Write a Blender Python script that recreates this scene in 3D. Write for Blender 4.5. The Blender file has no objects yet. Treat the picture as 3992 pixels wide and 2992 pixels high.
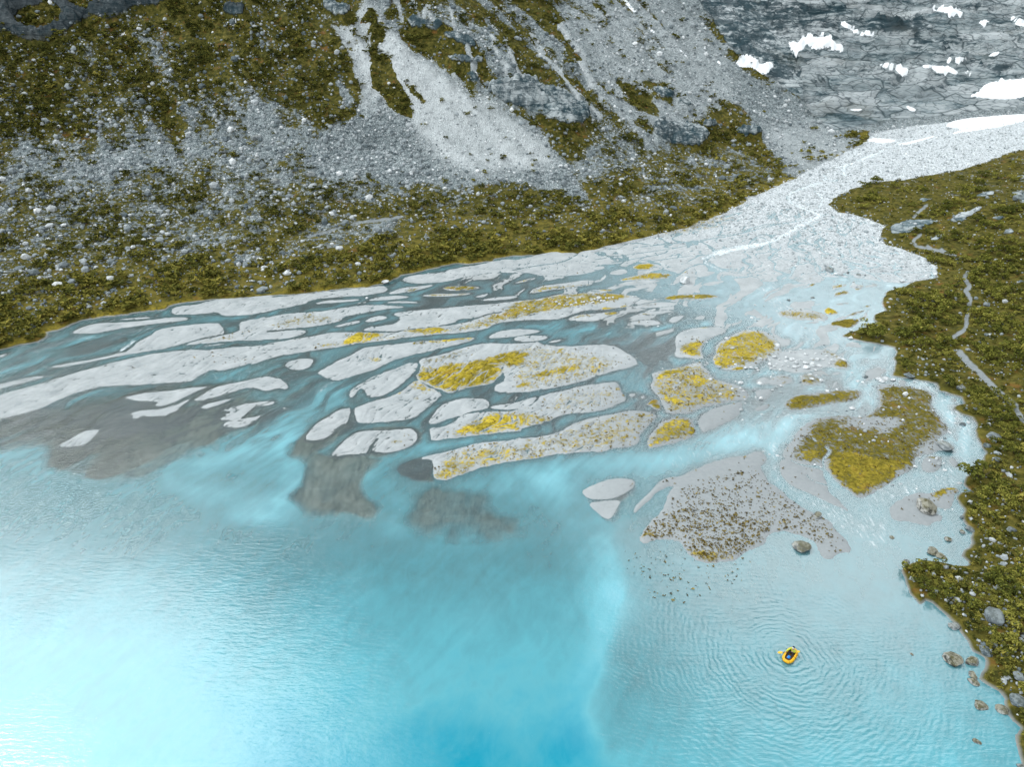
import bpy, bmesh, math, random
import numpy as np
from mathutils import Vector, Matrix
R = math.radians
S = bpy.context.scene
COL = S.collection
rng = np.random.default_rng(7)
random.seed(7)

# ------------------------------------------------------------------ camera
CAM_H, PITCH, FPX = 55.0, R(30.0), 1534.0        # photo frame measured as 2212 x 1658
PW, PH = 2212.0, 1658.0
cam = bpy.data.cameras.new('camera'); cam.sensor_width = 36.0
cam.lens = 36.0 * FPX / PW; cam.clip_start = 0.5; cam.clip_end = 6000
co = bpy.data.objects.new('camera', cam); COL.objects.link(co)
co.location = (0, 0, CAM_H); co.rotation_euler = (R(90) - PITCH, 0, 0)
S.camera = co
CP, SP = math.cos(PITCH), math.sin(PITCH)

def proj(x, y, z):
    """world -> position in the photo's frame"""
    zz = z - CAM_H
    dep = np.maximum(y * CP - zz * SP, 1.0)
    up = y * SP + zz * CP
    return PW / 2 + FPX * x / dep, PH / 2 - FPX * up / dep

AX = np.array([.57, .82])
def zfloor(x, y):
    q = AX[0] * x + AX[1] * y
    return np.interp(q, [75, 130, 180, 230, 300, 420, 900], [0, .35, 1.3, 3.2, 8.5, 18, 60])

def ground(P):
    """points of the photo's frame -> points on the valley floor (x, y)"""
    P = np.atleast_2d(np.asarray(P, float))
    a, b = P[:, 0] - PW / 2, PH / 2 - P[:, 1]
    dz = -FPX * SP + b * CP; dy = FPX * CP + b * SP
    dz = np.minimum(dz, -40)
    z = np.zeros(len(P))
    for _ in range(14):
        t = (CAM_H - z) / -dz
        z = .5 * z + .5 * zfloor(a * t, dy * t)
    return np.stack([a * t, dy * t], 1)

# tracing windows: (x0, y0, scale) in the full-size photograph
WIN = dict(A=(0, 1000, 2.211), B=(1000, 950, 2.211), C=(2000, 950, 2.211), D=(2992, 950, 2.211),
           E=(0, 1600, 2.211), F=(1000, 1500, 2.211), G=(2000, 1600, 2.211), H=(2992, 1600, 2.211),
           I=(0, 0, 1.658), J=(1200, 0, 1.658), K=(2500, 0, 1.4826), L=(2500, 450, 1.4826),
           N=(2992, 2242, 2.211), O=(2000, 2242, 2.211), P=(0, 0, 2212 / 3992), Q=(2920, 2440, 7.37))
def T(w, pts):
    x0, y0, s = WIN[w]
    p = np.asarray(pts, float)
    return np.stack([(x0 + p[:, 0] / s), (y0 + p[:, 1] / s)], 1) * (2212 / 3992)

# ------------------------------------------------------------------ numpy helpers
def chaikin(p, n=2, closed=True):
    p = np.asarray(p, float)
    for _ in range(n):
        q = np.roll(p, -1, 0) if closed else p[1:]
        a = p if closed else p[:-1]
        r = np.empty((len(a) * 2, 2)); r[0::2] = .75 * a + .25 * q; r[1::2] = .25 * a + .75 * q
        p = r if closed else np.vstack([p[:1], r, p[-1:]])
    return p

def sdf_poly(x, y, poly):
    """signed distance, positive inside"""
    n = len(poly); d2 = np.full(x.shape, 1e12, np.float32); ins = np.zeros(x.shape, bool)
    for i in range(n):
        ax, ay = poly[i]; bx, by = poly[(i + 1) % n]
        ex, ey = bx - ax, by - ay
        l2 = ex * ex + ey * ey
        if l2 < 1e-9: continue
        wx, wy = x - ax, y - ay
        t = np.clip((wx * ex + wy * ey) / l2, 0, 1)
        d2 = np.minimum(d2, (wx - t * ex) ** 2 + (wy - t * ey) ** 2)
        if ay != by:
            c = (ay > y) != (by > y)
            ins ^= c & (wx < ex * wy / ey)
    d = np.sqrt(d2)
    return np.where(ins, d, -d)

def dist_line(x, y, line, w=None):
    d = np.full(x.shape, 1e6, np.float32)
    for i in range(len(line) - 1):
        ax, ay = line[i]; ex, ey = line[i + 1] - line[i]
        l2 = ex * ex + ey * ey + 1e-9
        wx, wy = x - ax, y - ay
        t = np.clip((wx * ex + wy * ey) / l2, 0, 1)
        dd = np.sqrt((wx - t * ex) ** 2 + (wy - t * ey) ** 2)
        if w is not None: dd = dd - (w[i] + (w[i + 1] - w[i]) * t)
        d = np.minimum(d, dd)
    return d

def _h(ix, iy, s):
    h = (ix * 374761393 + iy * 668265263 + s * 1442695041) & 0xffffffff
    h = ((h ^ (h >> 13)) * 1274126177) & 0xffffffff
    return ((h ^ (h >> 16)) & 0xffff).astype(np.float32) * np.float32(2 * math.pi / 65536)

def pn(x, y, s=0):
    xf, yf = np.floor(x), np.floor(y)
    ix, iy = xf.astype(np.int64), yf.astype(np.int64)
    fx, fy = (x - xf).astype(np.float32), (y - yf).astype(np.float32)
    u = fx * fx * fx * (fx * (fx * 6 - 15) + 10); v = fy * fy * fy * (fy * (fy * 6 - 15) + 10)
    def g(a, b):
        an = _h(ix + a, iy + b, s); return np.cos(an) * (fx - a) + np.sin(an) * (fy - b)
    n0 = g(0, 0) * (1 - u) + g(1, 0) * u; n1 = g(0, 1) * (1 - u) + g(1, 1) * u
    return (n0 * (1 - v) + n1 * v) * 1.45

def fbm(x, y, o=4, s=0, gain=.5):
    r = 0; a = 1; t = 0
    for i in range(o):
        r = r + a * pn(x, y, s + i * 17); t += a; a *= gain; x = x * 2.03 + 11.3; y = y * 2.03 - 5.7
    return r / t * 1.3

def ss(a, b, x):
    t = np.clip((x - a) / (b - a), 0, 1); return t * t * (3 - 2 * t)

# ------------------------------------------------------------------ object helpers
def tag(o, label=None, cat=None, group=None, kind=None):
    if label: o['label'] = label
    if cat: o['category'] = cat
    if group: o['group'] = group
    if kind: o['kind'] = kind
    return o

def mesh_np(name, V, Fq, mat=None, attrs=None, smooth=True, parent=None, mats=None, fm=None):
    """V (n,3); Fq (m,4) or (m,3) -> one linked mesh object"""
    V = np.ascontiguousarray(V, np.float32); Fq = np.ascontiguousarray(Fq, np.int32)
    m = bpy.data.meshes.new(name); k = Fq.shape[1]; nf = len(Fq)
    m.vertices.add(len(V)); m.vertices.foreach_set('co', V.ravel())
    m.loops.add(nf * k); m.loops.foreach_set('vertex_index', Fq.ravel())
    m.polygons.add(nf); m.polygons.foreach_set('loop_start', np.arange(0, nf * k, k, dtype=np.int32))
    if fm is not None: m.polygons.foreach_set('material_index', np.asarray(fm, np.int32))
    m.polygons.foreach_set('use_smooth', np.full(nf, smooth, bool))
    m.update(calc_edges=True)
    for an, av in (attrs or {}).items():
        at = m.attributes.new(an, 'FLOAT', 'POINT'); at.data.foreach_set('value', np.ascontiguousarray(av, np.float32))
    for mm in (mats or ([mat] if mat else [])): m.materials.append(mm)
    o = bpy.data.objects.new(name, m); COL.objects.link(o)
    if parent: o.parent = parent
    return o

class NT:
    """small node-tree builder"""
    def __init__(s, name, world=False):
        if world:
            s.m = bpy.data.worlds.new(name)
        else:
            s.m = bpy.data.materials.new(name)
        s.m.use_nodes = True; s.t = s.m.node_tree; s.t.nodes.clear()
        s.out = s.t.nodes.new('ShaderNodeOutputWorld' if world else 'ShaderNodeOutputMaterial')
        s._tc = None
    def n(s, ty, **kw):
        o = s.t.nodes.new('ShaderNode' + ty)
        for k, v in kw.items(): setattr(o, k, v)
        return o
    def put(s, sock, v):
        if v is None: return
        if isinstance(v, bpy.types.NodeSocket): s.t.links.new(v, sock)
        else:
            if isinstance(v, (tuple, list)) and sock.type == 'RGBA' and len(v) == 3: v = (*v, 1)
            sock.default_value = v
    def math(s, op, a, b=None, c=None, clamp=False):
        o = s.n('Math', operation=op, use_clamp=clamp)
        s.put(o.inputs[0], a); s.put(o.inputs[1], b); s.put(o.inputs[2], c); return o.outputs[0]
    def attr(s, name):
        return s.n('Attribute', attribute_name=name).outputs['Fac']
    def pos(s):
        if s._tc is None: s._tc = s.n('NewGeometry').outputs['Position']
        return s._tc
    def map(s, v, loc=(0, 0, 0), rot=(0, 0, 0), sc=(1, 1, 1)):
        o = s.n('Mapping'); s.put(o.inputs['Vector'], v); o.inputs['Location'].default_value = loc
        o.inputs['Rotation'].default_value = rot; o.inputs['Scale'].default_value = sc; return o.outputs[0]
    def noise(s, scale, vec=None, detail=4, rough=.55, dist=0, color=False):
        o = s.n('TexNoise'); s.put(o.inputs['Vector'], vec or s.pos()); s.put(o.inputs['Scale'], scale)
        o.inputs['Detail'].default_value = detail; o.inputs['Roughness'].default_value = rough
        o.inputs['Distortion'].default_value = dist
        return o.outputs['Color' if color else 'Fac']
    def voro(s, scale, vec=None, feature='F1', out='Color', rand=1):
        o = s.n('TexVoronoi', feature=feature); s.put(o.inputs['Vector'], vec or s.pos()); s.put(o.inputs['Scale'], scale)
        o.inputs['Randomness'].default_value = rand; return o.outputs[out]
    def ramp(s, f, a, b, smooth=True):
        o = s.n('MapRange', interpolation_type='SMOOTHSTEP' if smooth else 'LINEAR')
        s.put(o.inputs[0], f); s.put(o.inputs[1], a); s.put(o.inputs[2], b); return o.outputs[0]
    def mix(s, f, a, b, mode='MIX'):
        o = s.n('Mix', data_type='RGBA', blend_type=mode); o.clamp_factor = True
        s.put(o.inputs[0], f); s.put(o.inputs[6], a); s.put(o.inputs[7], b); return o.outputs[2]
    def cramp(s, f, stops):
        o = s.n('ValToRGB'); s.put(o.inputs[0], f); e = o.color_ramp.elements
        while len(e) < len(stops): e.new(.5)
        for el, (p, c) in zip(e, stops): el.position = p; el.color = (*c, 1)
        return o.outputs[0]
    def bump(s, h, strength=.5, dist=.1, normal=None):
        o = s.n('Bump'); s.put(o.inputs['Strength'], strength); s.put(o.inputs['Distance'], dist)
        s.put(o.inputs['Height'], h); s.put(o.inputs['Normal'], normal); return o.outputs[0]
    def bsdf(s, col, rough=.8, normal=None, spec=.3, **kw):
        o = s.n('BsdfPrincipled'); s.put(o.inputs['Base Color'], col); s.put(o.inputs['Roughness'], rough)
        s.put(o.inputs['Specular IOR Level'], spec); s.put(o.inputs['Normal'], normal)
        for k, v in kw.items(): s.put(o.inputs[k], v)
        return o.outputs[0]
    def done(s, sh):
        s.t.links.new(sh, s.out.inputs['Surface']); return s.m
# ------------------------------------------------------------------ outlines read off the photograph
LEFT_SHORE = np.vstack([T('A', [(-900,1090),(-400,930),(0,810),(70,790),(200,760),(330,740),(400,700),(395,660),(500,640),(600,600),(720,560),(850,535),(1000,510),(1200,490),(1420,460),(1450,430),(1600,405),(1720,395),(1820,380)]),
    T('B', [(0,462),(150,455),(400,435),(560,415),(700,400),(780,385),(960,390),(1000,365),(1120,345),(1250,280),(1400,250),(1600,200),(1700,180),(1880,175),(2040,160),(2050,135),(2211,115)]),
    T('C', [(200,105),(330,78),(420,100),(560,90),(600,80),(770,55),(780,30),(950,0)]),
    T('L', [(250,660),(400,610),(520,560),(640,480),(760,430),(870,385),(1000,310),(1150,240),(1300,160)])])
RIGHT_SHORE = np.vstack([T('L', [(2400,170),(2212,205),(2100,232),(1950,290),(1800,330),(1500,380),(1300,400),(1200,440),(1100,490),(1080,520),(1130,570),(1250,590),(1300,612),(1410,650),(1380,700),(1400,760)]),
    T('D', [(1150,60),(1340,150),(1440,215),(1465,290),(1240,345),(1200,380),(1050,400),(1000,440),(985,520),(1010,580),(920,610),(910,650),(930,690),(830,735),(620,790),(640,810),(760,830),(950,870),(1080,900),(1110,960),(1090,1060),(1090,1140),(1230,1150),(1440,1210),(1480,1270),(1600,1300),(1680,1330),(1690,1380),(1600,1400),(1600,1430),(1700,1480),(1760,1500),(1770,1600)]),
    T('H', [(1790,260),(1840,350),(1840,420),(1820,500),(1800,560),(1700,570),(1690,640),(1760,700),(1680,720),(1640,770),(1690,850),(1720,950),(1760,1020),(1740,1100),(1720,1170),(1640,1250),(1690,1320),(1600,1325),(1450,1285),(1300,1280),(1210,1310),(1150,1380),(1170,1480)]),
    T('N', [(1180,80),(1220,150),(1310,250),(1350,205),(1430,230),(1540,340),(1650,430),(1700,520),(1710,620),(1740,680),(1840,720),(1850,800),(1830,900),(1900,950),(2000,1010),(2080,1080),(2060,1200),(2100,1270),(2170,1320),(2110,1370),(2100,1450),(2130,1550),(2180,1690),(2400,2000)])])

# gravel bars and islands: (window, height factor, outline)
BARS = [
('A',1,[(-900,1420),(-300,1270),(0,1195),(300,1112),(500,1055),(650,1005),(800,965),(1000,905),(1200,860),(1400,830),(1600,808),(1850,805),(2211,765),(2300,860),(2211,900),(2050,955),(1900,990),(1830,975),(1740,1020),(1700,1050),(1640,1085),(1500,1090),(1300,1105),(1080,1110),(950,1120),(850,1130),(700,1165),(600,1200),(450,1265),(370,1305),(250,1340),(60,1395),(0,1395),(-500,1440)]),
('A',.7,[(1050,1218),(1200,1185),(1400,1165),(1600,1140),(1780,1118),(1790,1130),(1700,1165),(1620,1200),(1540,1240),(1450,1280),(1380,1298),(1330,1290),(1370,1255),(1250,1250),(1130,1235)]),
('A',.6,[(1085,1365),(1200,1330),(1350,1320),(1450,1305),(1560,1265),(1640,1225),(1630,1245),(1560,1290),(1540,1330),(1450,1365),(1440,1380),(1380,1375),(1260,1385),(1250,1370),(1180,1395),(1135,1395),(1165,1365)]),
('A',.8,[(1655,1250),(1750,1190),(1850,1130),(1950,1105),(2211,1050),(2300,1034),(2391,1050),(2451,1075),(2491,1115),(2471,1150),(2381,1140),(2311,1165),(2211,1135),(2100,1140),(1950,1190),(1800,1230)]),
('A',.6,[(1715,1305),(1760,1280),(1850,1255),(1990,1225),(2000,1235),(1900,1280),(1760,1322)]),
('A',.6,[(1910,1330),(2000,1300),(2150,1270),(2331,1245),(2371,1255),(2341,1285),(2211,1290),(2150,1330),(2090,1390),(2060,1410),(2211,1380),(2251,1370),(2211,1410),(2130,1470),(2000,1485),(1925,1470),(1930,1440),(2000,1415),(1900,1410),(1895,1395),(1960,1375),(1920,1365),(1990,1345)]),
('A',1,[(505,1635),(600,1575),(700,1520),(760,1500),(850,1495),(855,1515),(800,1570),(740,1625),(640,1645),(530,1648)]),
('A',1,[(1065,830),(1170,770),(1200,735),(1290,690),(1370,630),(1500,605),(1650,590),(1870,572),(1900,580),(1940,640),(1935,665),(1850,690),(1700,712),(1550,765),(1400,800),(1250,825),(1130,838)]),
('A',.7,[(410,958),(500,935),(700,905),(870,875),(1060,825),(1250,800),(1250,825),(1130,842),(1000,865),(900,888),(750,920),(600,945),(480,962)]),
('A',1,[(605,668),(720,600),(850,575),(1000,572),(1150,565),(1300,550),(1450,530),(1550,520),(1640,535),(1580,555),(1450,570),(1250,590),(1000,630),(850,665),(700,665)]),
('A',.5,[(980,548),(1150,530),(1300,522),(1300,535),(1100,550)]),
('A',1,[(1465,465),(1530,430),(1700,415),(1800,385),(2000,362),(2211,350),(2400,330),(2211,500),(2050,510),(1920,515),(1880,485),(1780,490),(1600,505),(1500,503)]),
('B',1,[(-50,475),(150,462),(400,438),(700,405),(950,385),(1080,360),(1140,385),(1140,402),(1080,428),(860,455),(640,465),(470,490),(420,520),(300,548),(130,575),(0,605),(-100,615)]),
('A',.6,[(-120,870),(0,855),(50,840),(65,848),(0,880),(-150,930)]),
('A',.7,[(-200,1140),(0,1100),(150,1060),(300,1035),(390,1035),(370,1050),(200,1090),(60,1130),(0,1145),(-250,1200)]),
('A',.9,[(2045,570),(2211,540),(2300,520),(2300,720),(2211,730),(2050,725),(1900,745),(1700,755),(1560,770),(1700,725),(1850,700),(1990,670),(2080,640)]),
('B',.9,[(-50,668),(150,625),(300,600),(500,592),(640,570),(700,560),(850,540),(1000,530),(1150,535),(1300,545),(1200,560),(1000,580),(850,615),(750,635),(740,665),(640,690),(450,720),(200,745),(0,760),(-80,740)]),
('B',.5,[(0,775),(150,760),(350,740),(440,755),(390,790),(250,825),(100,830),(0,832)]),
('A',.4,[(1715,775),(1850,755),(1960,752),(1850,775)]),
('A',-.25,[(770,800),(880,740),(1050,690),(1090,720),(1000,750),(880,795)]),
('B',.7,[(660,715),(750,690),(880,660),(900,680),(800,705),(690,725)]),
('B',.7,[(920,670),(1010,630),(1080,620),(1140,635),(1100,655),(980,680)]),
('B',.9,[(900,745),(1060,715),(1210,690),(1240,640),(1160,605),(1300,585),(1600,555),(1850,535),(2211,500),(2300,490),(2300,580),(2211,575),(2000,602),(1900,645),(1750,650),(1700,690),(1500,720),(1300,740),(1200,755),(1000,755)]),
('B',1,[(-60,895),(0,880),(200,845),(500,795),(650,765),(900,765),(1060,770),(1180,775),(1300,745),(1500,722),(1700,700),(1800,680),(1900,650),(2000,610),(2211,585),(2300,575),(2300,660),(2211,668),(2050,690),(1980,740),(1780,768),(1500,785),(1250,818),(1000,850),(750,885),(600,908),(370,945),(200,970),(80,1005),(0,1035),(-60,1050)]),
('B',.3,[(240,1040),(290,1010),(400,985),(480,990),(500,1010),(470,1060),(430,1085),(330,1095),(260,1070)]),
('B',1.2,[(525,1110),(640,1045),(720,1005),(800,975),(880,925),(950,890),(1100,880),(1250,862),(1330,850),(1500,838),(1700,822),(1870,808),(1885,825),(1750,868),(1600,905),(1450,940),(1300,970),(1180,1010),(1060,1075),(950,1105),(800,1150),(680,1190),(600,1160),(540,1130)]),
('B',1,[(795,1340),(800,1290),(850,1240),(1000,1150),(1200,1070),(1300,1035),(1380,1030),(1395,1050),(1340,1130),(1280,1190),(1200,1260),(1100,1310),(960,1330),(920,1250),(880,1255),(850,1320)]),
('B',1.4,[(1400,1005),(1500,975),(1700,930),(1850,880),(1960,855),(2211,870),(2500,840),(2500,1040),(2211,1060),(2110,1060),(2120,1120),(2060,1190),(2000,1215),(1850,1235),(1750,1270),(1670,1295),(1600,1270),(1450,1210),(1370,1150),(1390,1110),(1420,1060)]),
('B',1,[(860,1410),(1000,1365),(1200,1300),(1280,1250),(1380,1175),(1450,1220),(1620,1300),(1560,1340),(1460,1430),(1400,1480),(1320,1520),(1150,1535),(1000,1545),(880,1555),(850,1500),(845,1450)]),
('F',1,[(410,470),(480,370),(520,330),(620,275),(700,215),(850,200),(850,225),(800,250),(795,310),(765,350),(740,345),(700,370),(660,420),(590,465),(500,490)]),
('B',1,[(1470,1560),(1530,1470),(1560,1420),(1640,1370),(1750,1340),(1850,1330),(1980,1345),(2010,1370),(2030,1410),(1980,1430),(1850,1450),(1700,1500),(1640,1520),(1560,1555)]),
('F',1,[(1490,370),(1600,370),(1700,330),(1750,280),(1850,240),(2000,230),(2300,235),(2300,400),(2211,410),(1900,440),(1700,465),(1510,490),(1490,440)]),
('F',1,[(640,610),(680,560),(760,470),(860,405),(1050,395),(1240,385),(1350,380),(1400,440),(1390,480),(1330,535),(1200,580),(1050,590),(1000,560),(960,590),(800,605),(700,620)]),
('F',1.2,[(1510,760),(1530,700),(1500,650),(1400,640),(1500,610),(1700,570),(1900,505),(2211,475),(2300,460),(2300,650),(2211,665),(2000,705),(1850,755),(1700,800),(1600,830),(1540,815)]),
('F',-.15,[(1200,720),(1300,660),(1450,640),(1550,640),(1500,700),(1510,760),(1420,810),(1330,810),(1240,770)]),
('B',.7,[(1980,820),(2050,770),(2150,745),(2300,735),(2460,750),(2410,775),(2211,805),(2100,815)]),
('B',.8,[(1250,425),(1300,395),(1400,382),(1410,390),(1330,420)]),
('B',.8,[(1600,390),(1650,368),(1800,365),(1950,378),(1850,400),(1680,410)]),
('B',.6,[(1400,450),(1550,432),(1750,432),(1880,425),(1780,450),(1500,460)]),
('B',.6,[(940,495),(1050,460),(1200,448),(1330,455),(1280,475),(1100,490)]),
('B',.6,[(470,525),(600,490),(760,485),(900,478),(870,495),(700,510)]),
('B',.6,[(1090,510),(1250,492),(1450,512),(1200,515)]),
('B',.8,[(1250,320),(1280,285),(1400,265),(1600,250),(1700,215),(1900,185),(2211,120),(2300,200),(2211,220),(2000,255),(1800,285),(1650,330),(1500,345),(1350,345)]),
('B',.7,[(1110,438),(1250,380),(1400,370),(1550,345),(1500,375),(1400,400),(1200,435)]),
('B',.6,[(1870,465),(1950,435),(2010,430),(1960,465)]),
('B',.5,[(1900,490),(2050,465),(2211,450),(2260,455),(2211,480),(2000,495)]),
# fan above the middle
('C',.7,[(-400,230),(0,150),(200,100),(400,60),(600,75),(950,-10),(1500,-150),(2211,-160),(2211,60),(1900,30),(1780,100),(1650,180),(1700,240),(1600,300),(1400,250),(1100,165),(900,170),(700,190),(760,235),(500,280),(250,285),(100,245),(0,260)]),
('C',.7,[(1690,150),(1760,110),(1900,60),(2211,20),(2400,20),(2700,100),(2700,330),(2500,350),(2400,300),(2211,300),(2060,290),(1900,250),(1760,205)]),
('C',.6,[(260,285),(400,240),(600,205),(780,190),(800,210),(720,240),(500,270),(350,285)]),
('C',.6,[(110,245),(250,215),(450,195),(350,220),(200,245)]),
('C',.6,[(0,345),(100,310),(200,292),(190,310),(60,340)]),
('C',.7,[(130,430),(200,370),(450,340),(700,305),(690,350),(650,360),(400,395),(200,425)]),
('C',.8,[(900,320),(1000,285),(1250,245),(1390,270),(1350,300),(1100,315),(950,325)]),
('C',.6,[(880,360),(1000,320),(1300,312),(1200,345),(1000,362)]),
('C',.6,[(820,255),(880,230),(960,215),(1000,250),(920,272),(840,268)]),
('C',.8,[(1010,205),(1090,175),(1230,175),(1190,230),(1100,230)]),
('C',1,[(-300,700),(-250,640),(-100,600),(0,500),(200,480),(400,440),(600,425),(900,430),(1110,465),(1060,500),(1030,530),(1000,545),(750,575),(650,575),(580,595),(420,640),(370,655),(150,660),(0,665)]),
('C',.8,[(1290,480),(1350,450),(1500,438),(1700,440),(1790,458),(1700,475),(1400,488)]),
('C',.8,[(440,660),(550,615),(700,605),(850,590),(930,595),(800,630),(760,660),(650,675)]),
('C',.6,[(980,690),(1050,670),(1200,655),(1280,680),(1260,705),(1130,708)]),
('C',.4,[(1330,670),(1380,630),(1480,615),(1460,650),(1390,690)]),
('C',.2,[(1550,655),(1600,620),(1660,620),(1650,660)]),
('C',.6,[(650,405),(750,395),(880,400),(850,412),(700,412)]),
('C',.3,[(1000,555),(1100,525),(1250,500),(1450,515),(1350,545),(1100,560)]),
('C',.4,[(1050,612),(1150,590),(1400,570),(1350,595),(1200,618)]),
('C',.5,[(1620,355),(1700,330),(1830,318),(1800,345),(1690,368)]),
('C',.5,[(1370,240),(1500,230),(1700,240),(1760,250),(1650,290),(1500,290)]),
('C',1,[(1430,770),(1480,745),(1600,725),(1800,715),(1850,755),(1770,790),(1680,830),(1620,880),(1640,980),(1600,1000),(1500,980),(1420,990),(1380,960),(1400,900),(1400,820)]),
('C',1,[(1740,890),(1780,840),(1870,800),(1960,750),(2040,740),(2211,760),(2320,900),(2300,1010),(2150,1010),(2100,1060),(2000,1080),(1860,1100),(1730,1050),(1730,980),(1760,950)]),
('C',1.1,[(1185,1130),(1220,1110),(1400,1080),(1600,1020),(1640,1060),(1690,1110),(1720,1160),(1800,1190),(1950,1220),(2020,1260),(2030,1330),(1980,1360),(1850,1370),(1700,1400),(1580,1440),(1500,1465),(1330,1475),(1290,1400),(1280,1340),(1210,1270),(1180,1220),(1210,1180)]),
('C',1,[(1140,1390),(1200,1345),(1260,1350),(1280,1430),(1240,1440),(1180,1400)]),
('C',1,[(1610,1600),(1600,1500),(1680,1440),(1800,1400),(1990,1360),(1960,1450),(1930,1500),(1850,1545),(1750,1590),(1650,1630)]),
('G',1.2,[(1150,330),(1180,200),(1280,90),(1400,60),(1540,70),(1560,130),(1570,190),(1530,240),(1400,290),(1250,320)]),
('G',1.2,[(-100,420),(-100,270),(0,260),(200,235),(380,200),(500,130),(700,60),(1000,0),(1150,0),(1250,50),(1240,75),(1140,150),(1090,220),(1070,310),(870,330),(780,365),(680,355),(400,380),(200,420),(0,440)]),
('C',1,[(-100,1620),(0,1625),(100,1590),(300,1540),(400,1490),(500,1470),(700,1450),(850,1420),(900,1385),(985,1350),(940,1290),(915,1250),(920,1200),(850,1190),(700,1210),(500,1250),(250,1310),(200,1350),(150,1400),(0,1440),(-100,1470)]),
('C',.8,[(-200,1400),(0,1380),(150,1330),(220,1320),(160,1400),(0,1440),(-200,1425)]),
('C',.8,[(0,880),(250,870),(450,890),(600,880),(850,870),(950,920),(1050,1000),(1090,1050),(900,1090),(780,1130),(600,1190),(400,1240),(200,1270),(0,1290),(-150,1280),(-170,1230),(-60,1170),(-100,1080)]),
('C',.7,[(0,820),(60,795),(200,790),(310,800),(280,830),(150,850),(30,845)]),
('C',.4,[(290,850),(380,830),(440,825),(420,840),(330,858)]),
('C',.6,[(990,1310),(1020,1285),(1070,1300),(1030,1330)]),
('C',.6,[(1090,1320),(1130,1310),(1140,1330),(1110,1345)]),
('C',.8,[(2100,1270),(2211,1250),(2230,1290),(2211,1330),(2150,1360),(2090,1320)]),
('C',.8,[(2070,1435),(2120,1400),(2211,1375),(2215,1420),(2120,1450)]),
('C',.6,[(2080,1190),(2150,1150),(2211,1160),(2211,1215),(2120,1210)]),
('D',.7,[(-50,-160),(950,-160),(1100,40),(1250,110),(1340,150),(1440,210),(1450,290),(1250,350),(1000,330),(850,310),(700,290),(480,290),(300,300),(200,300),(0,340),(-100,300),(-60,100)]),
('D',.8,[(480,390),(600,350),(690,350),(680,370),(560,400),(500,410)]),
('D',.8,[(720,320),(850,320),(980,365),(850,380),(730,400)]),
('D',.9,[(525,460),(620,410),(820,380),(830,390),(700,430),(560,465)]),
('D',.7,[(430,460),(520,435),(515,465)]),
('D',.9,[(480,590),(510,545),(600,580),(615,605),(540,625)]),
('D',.9,[(80,600),(130,575),(240,565),(370,570),(500,610),(530,640),(500,670),(410,665),(250,660),(120,630)]),
('D',1,[(525,695),(600,660),(780,645),(800,680),(720,730),(620,730)]),
('D',.8,[(640,640),(750,590),(860,570),(780,610)]),
('D',.6,[(800,545),(900,525),(920,545),(850,552)]),
('D',.6,[(570,530),(650,505),(740,510),(650,535)]),
('D',.5,[(850,435),(930,420),(910,440)]),
('D',.3,[(0,960),(200,920),(450,910),(560,930),(660,990),(700,1050),(690,1080),(620,1085),(540,1060),(400,1100),(250,1120),(100,1090),(0,1080)]),
('D',.8,[(560,1060),(600,1000),(660,990),(700,1050),(690,1080),(620,1085)]),
('D',.8,[(275,1225),(300,1130),(370,1115),(500,1190),(420,1220)]),
('D',.7,[(0,1180),(100,1130),(200,1150),(220,1200),(120,1225),(0,1215)]),
('D',.5,[(540,1130),(600,1105),(640,1115),(600,1140)]),
('D',.5,[(540,1250),(580,1190),(610,1190),(590,1245)]),
('D',1.1,[(135,1390),(200,1320),(400,1290),(650,1265),(800,1270),(825,1295),(760,1350),(600,1380),(450,1410),(220,1445),(150,1415)]),
('D',.6,[(-120,1270),(-20,1260),(35,1290),(20,1320),(-60,1340)]),
# big island on the right with its lobe, spit and the wide grey bar
('H',1.3,[(940,-215),(1000,-235),(1300,-190),(1420,-140),(1410,-60),(1450,20),(1500,90),(1550,140),(1555,185),(1510,230),(1440,260),(1580,280),(1575,345),(1500,355),(1380,375),(1290,410),(1270,430),(1285,465),(1250,520),(1100,600),(1000,665),(900,735),(790,770),(720,720),(650,660),(570,590),(520,530),(490,490),(430,480),(350,475),(240,455),(200,425),(130,400),(130,350),(180,300),(240,220),(300,140),(400,80),(480,65),(690,40),(720,55),(850,60),(930,10),(970,-60),(955,-130)]),
('H',.7,[(100,490),(130,420),(200,430),(300,475),(480,510),(490,580),(530,640),(525,710),(620,780),(715,885),(600,830),(450,760),(300,700),(180,640),(120,570)]),
('G',.9,[(2130,350),(2190,400),(2170,470),(2130,490),(2193,610),(2293,680),(2393,760),(2513,840),(2643,920),(2733,960),(2793,1040),(2873,1110),(2928,1215),(2803,1250),(2753,1275),(2683,1290),(2643,1240),(2633,1170),(2573,1110),(2443,1070),(2343,1040),(2243,1050),(2193,1080),(2170,1160),(2000,1230),(1920,1300),(1800,1325),(1600,1310),(1520,1250),(1470,1200),(1440,1140),(1350,1100),(1200,1120),(1140,1160),(1070,1120),(1130,1030),(1200,940),(1270,880),(1310,800),(1340,710),(1400,650),(1300,680),(1220,740),(1150,800),(1100,840),(1050,890),(1040,850),(1090,790),(1180,700),(1250,630),(1340,570),(1420,580),(1550,510),(1700,450),(1850,410),(2000,390)]),
('G',.9,[(580,700),(650,660),(780,610),(930,585),(1060,605),(1050,660),(980,720),(850,770),(700,770),(620,750)]),
('G',.35,[(640,800),(800,780),(950,770),(900,850),(880,900),(830,950),(780,930),(700,870)]),
('H',.8,[(1040,870),(1100,800),(1200,740),(1300,715),(1420,720),(1520,670),(1600,660),(1670,690),(1600,750),(1590,850),(1530,860),(1450,835),(1450,890),(1520,910),(1520,960),(1430,970),(1410,1020),(1300,980),(1200,950),(1090,960)]),
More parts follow.
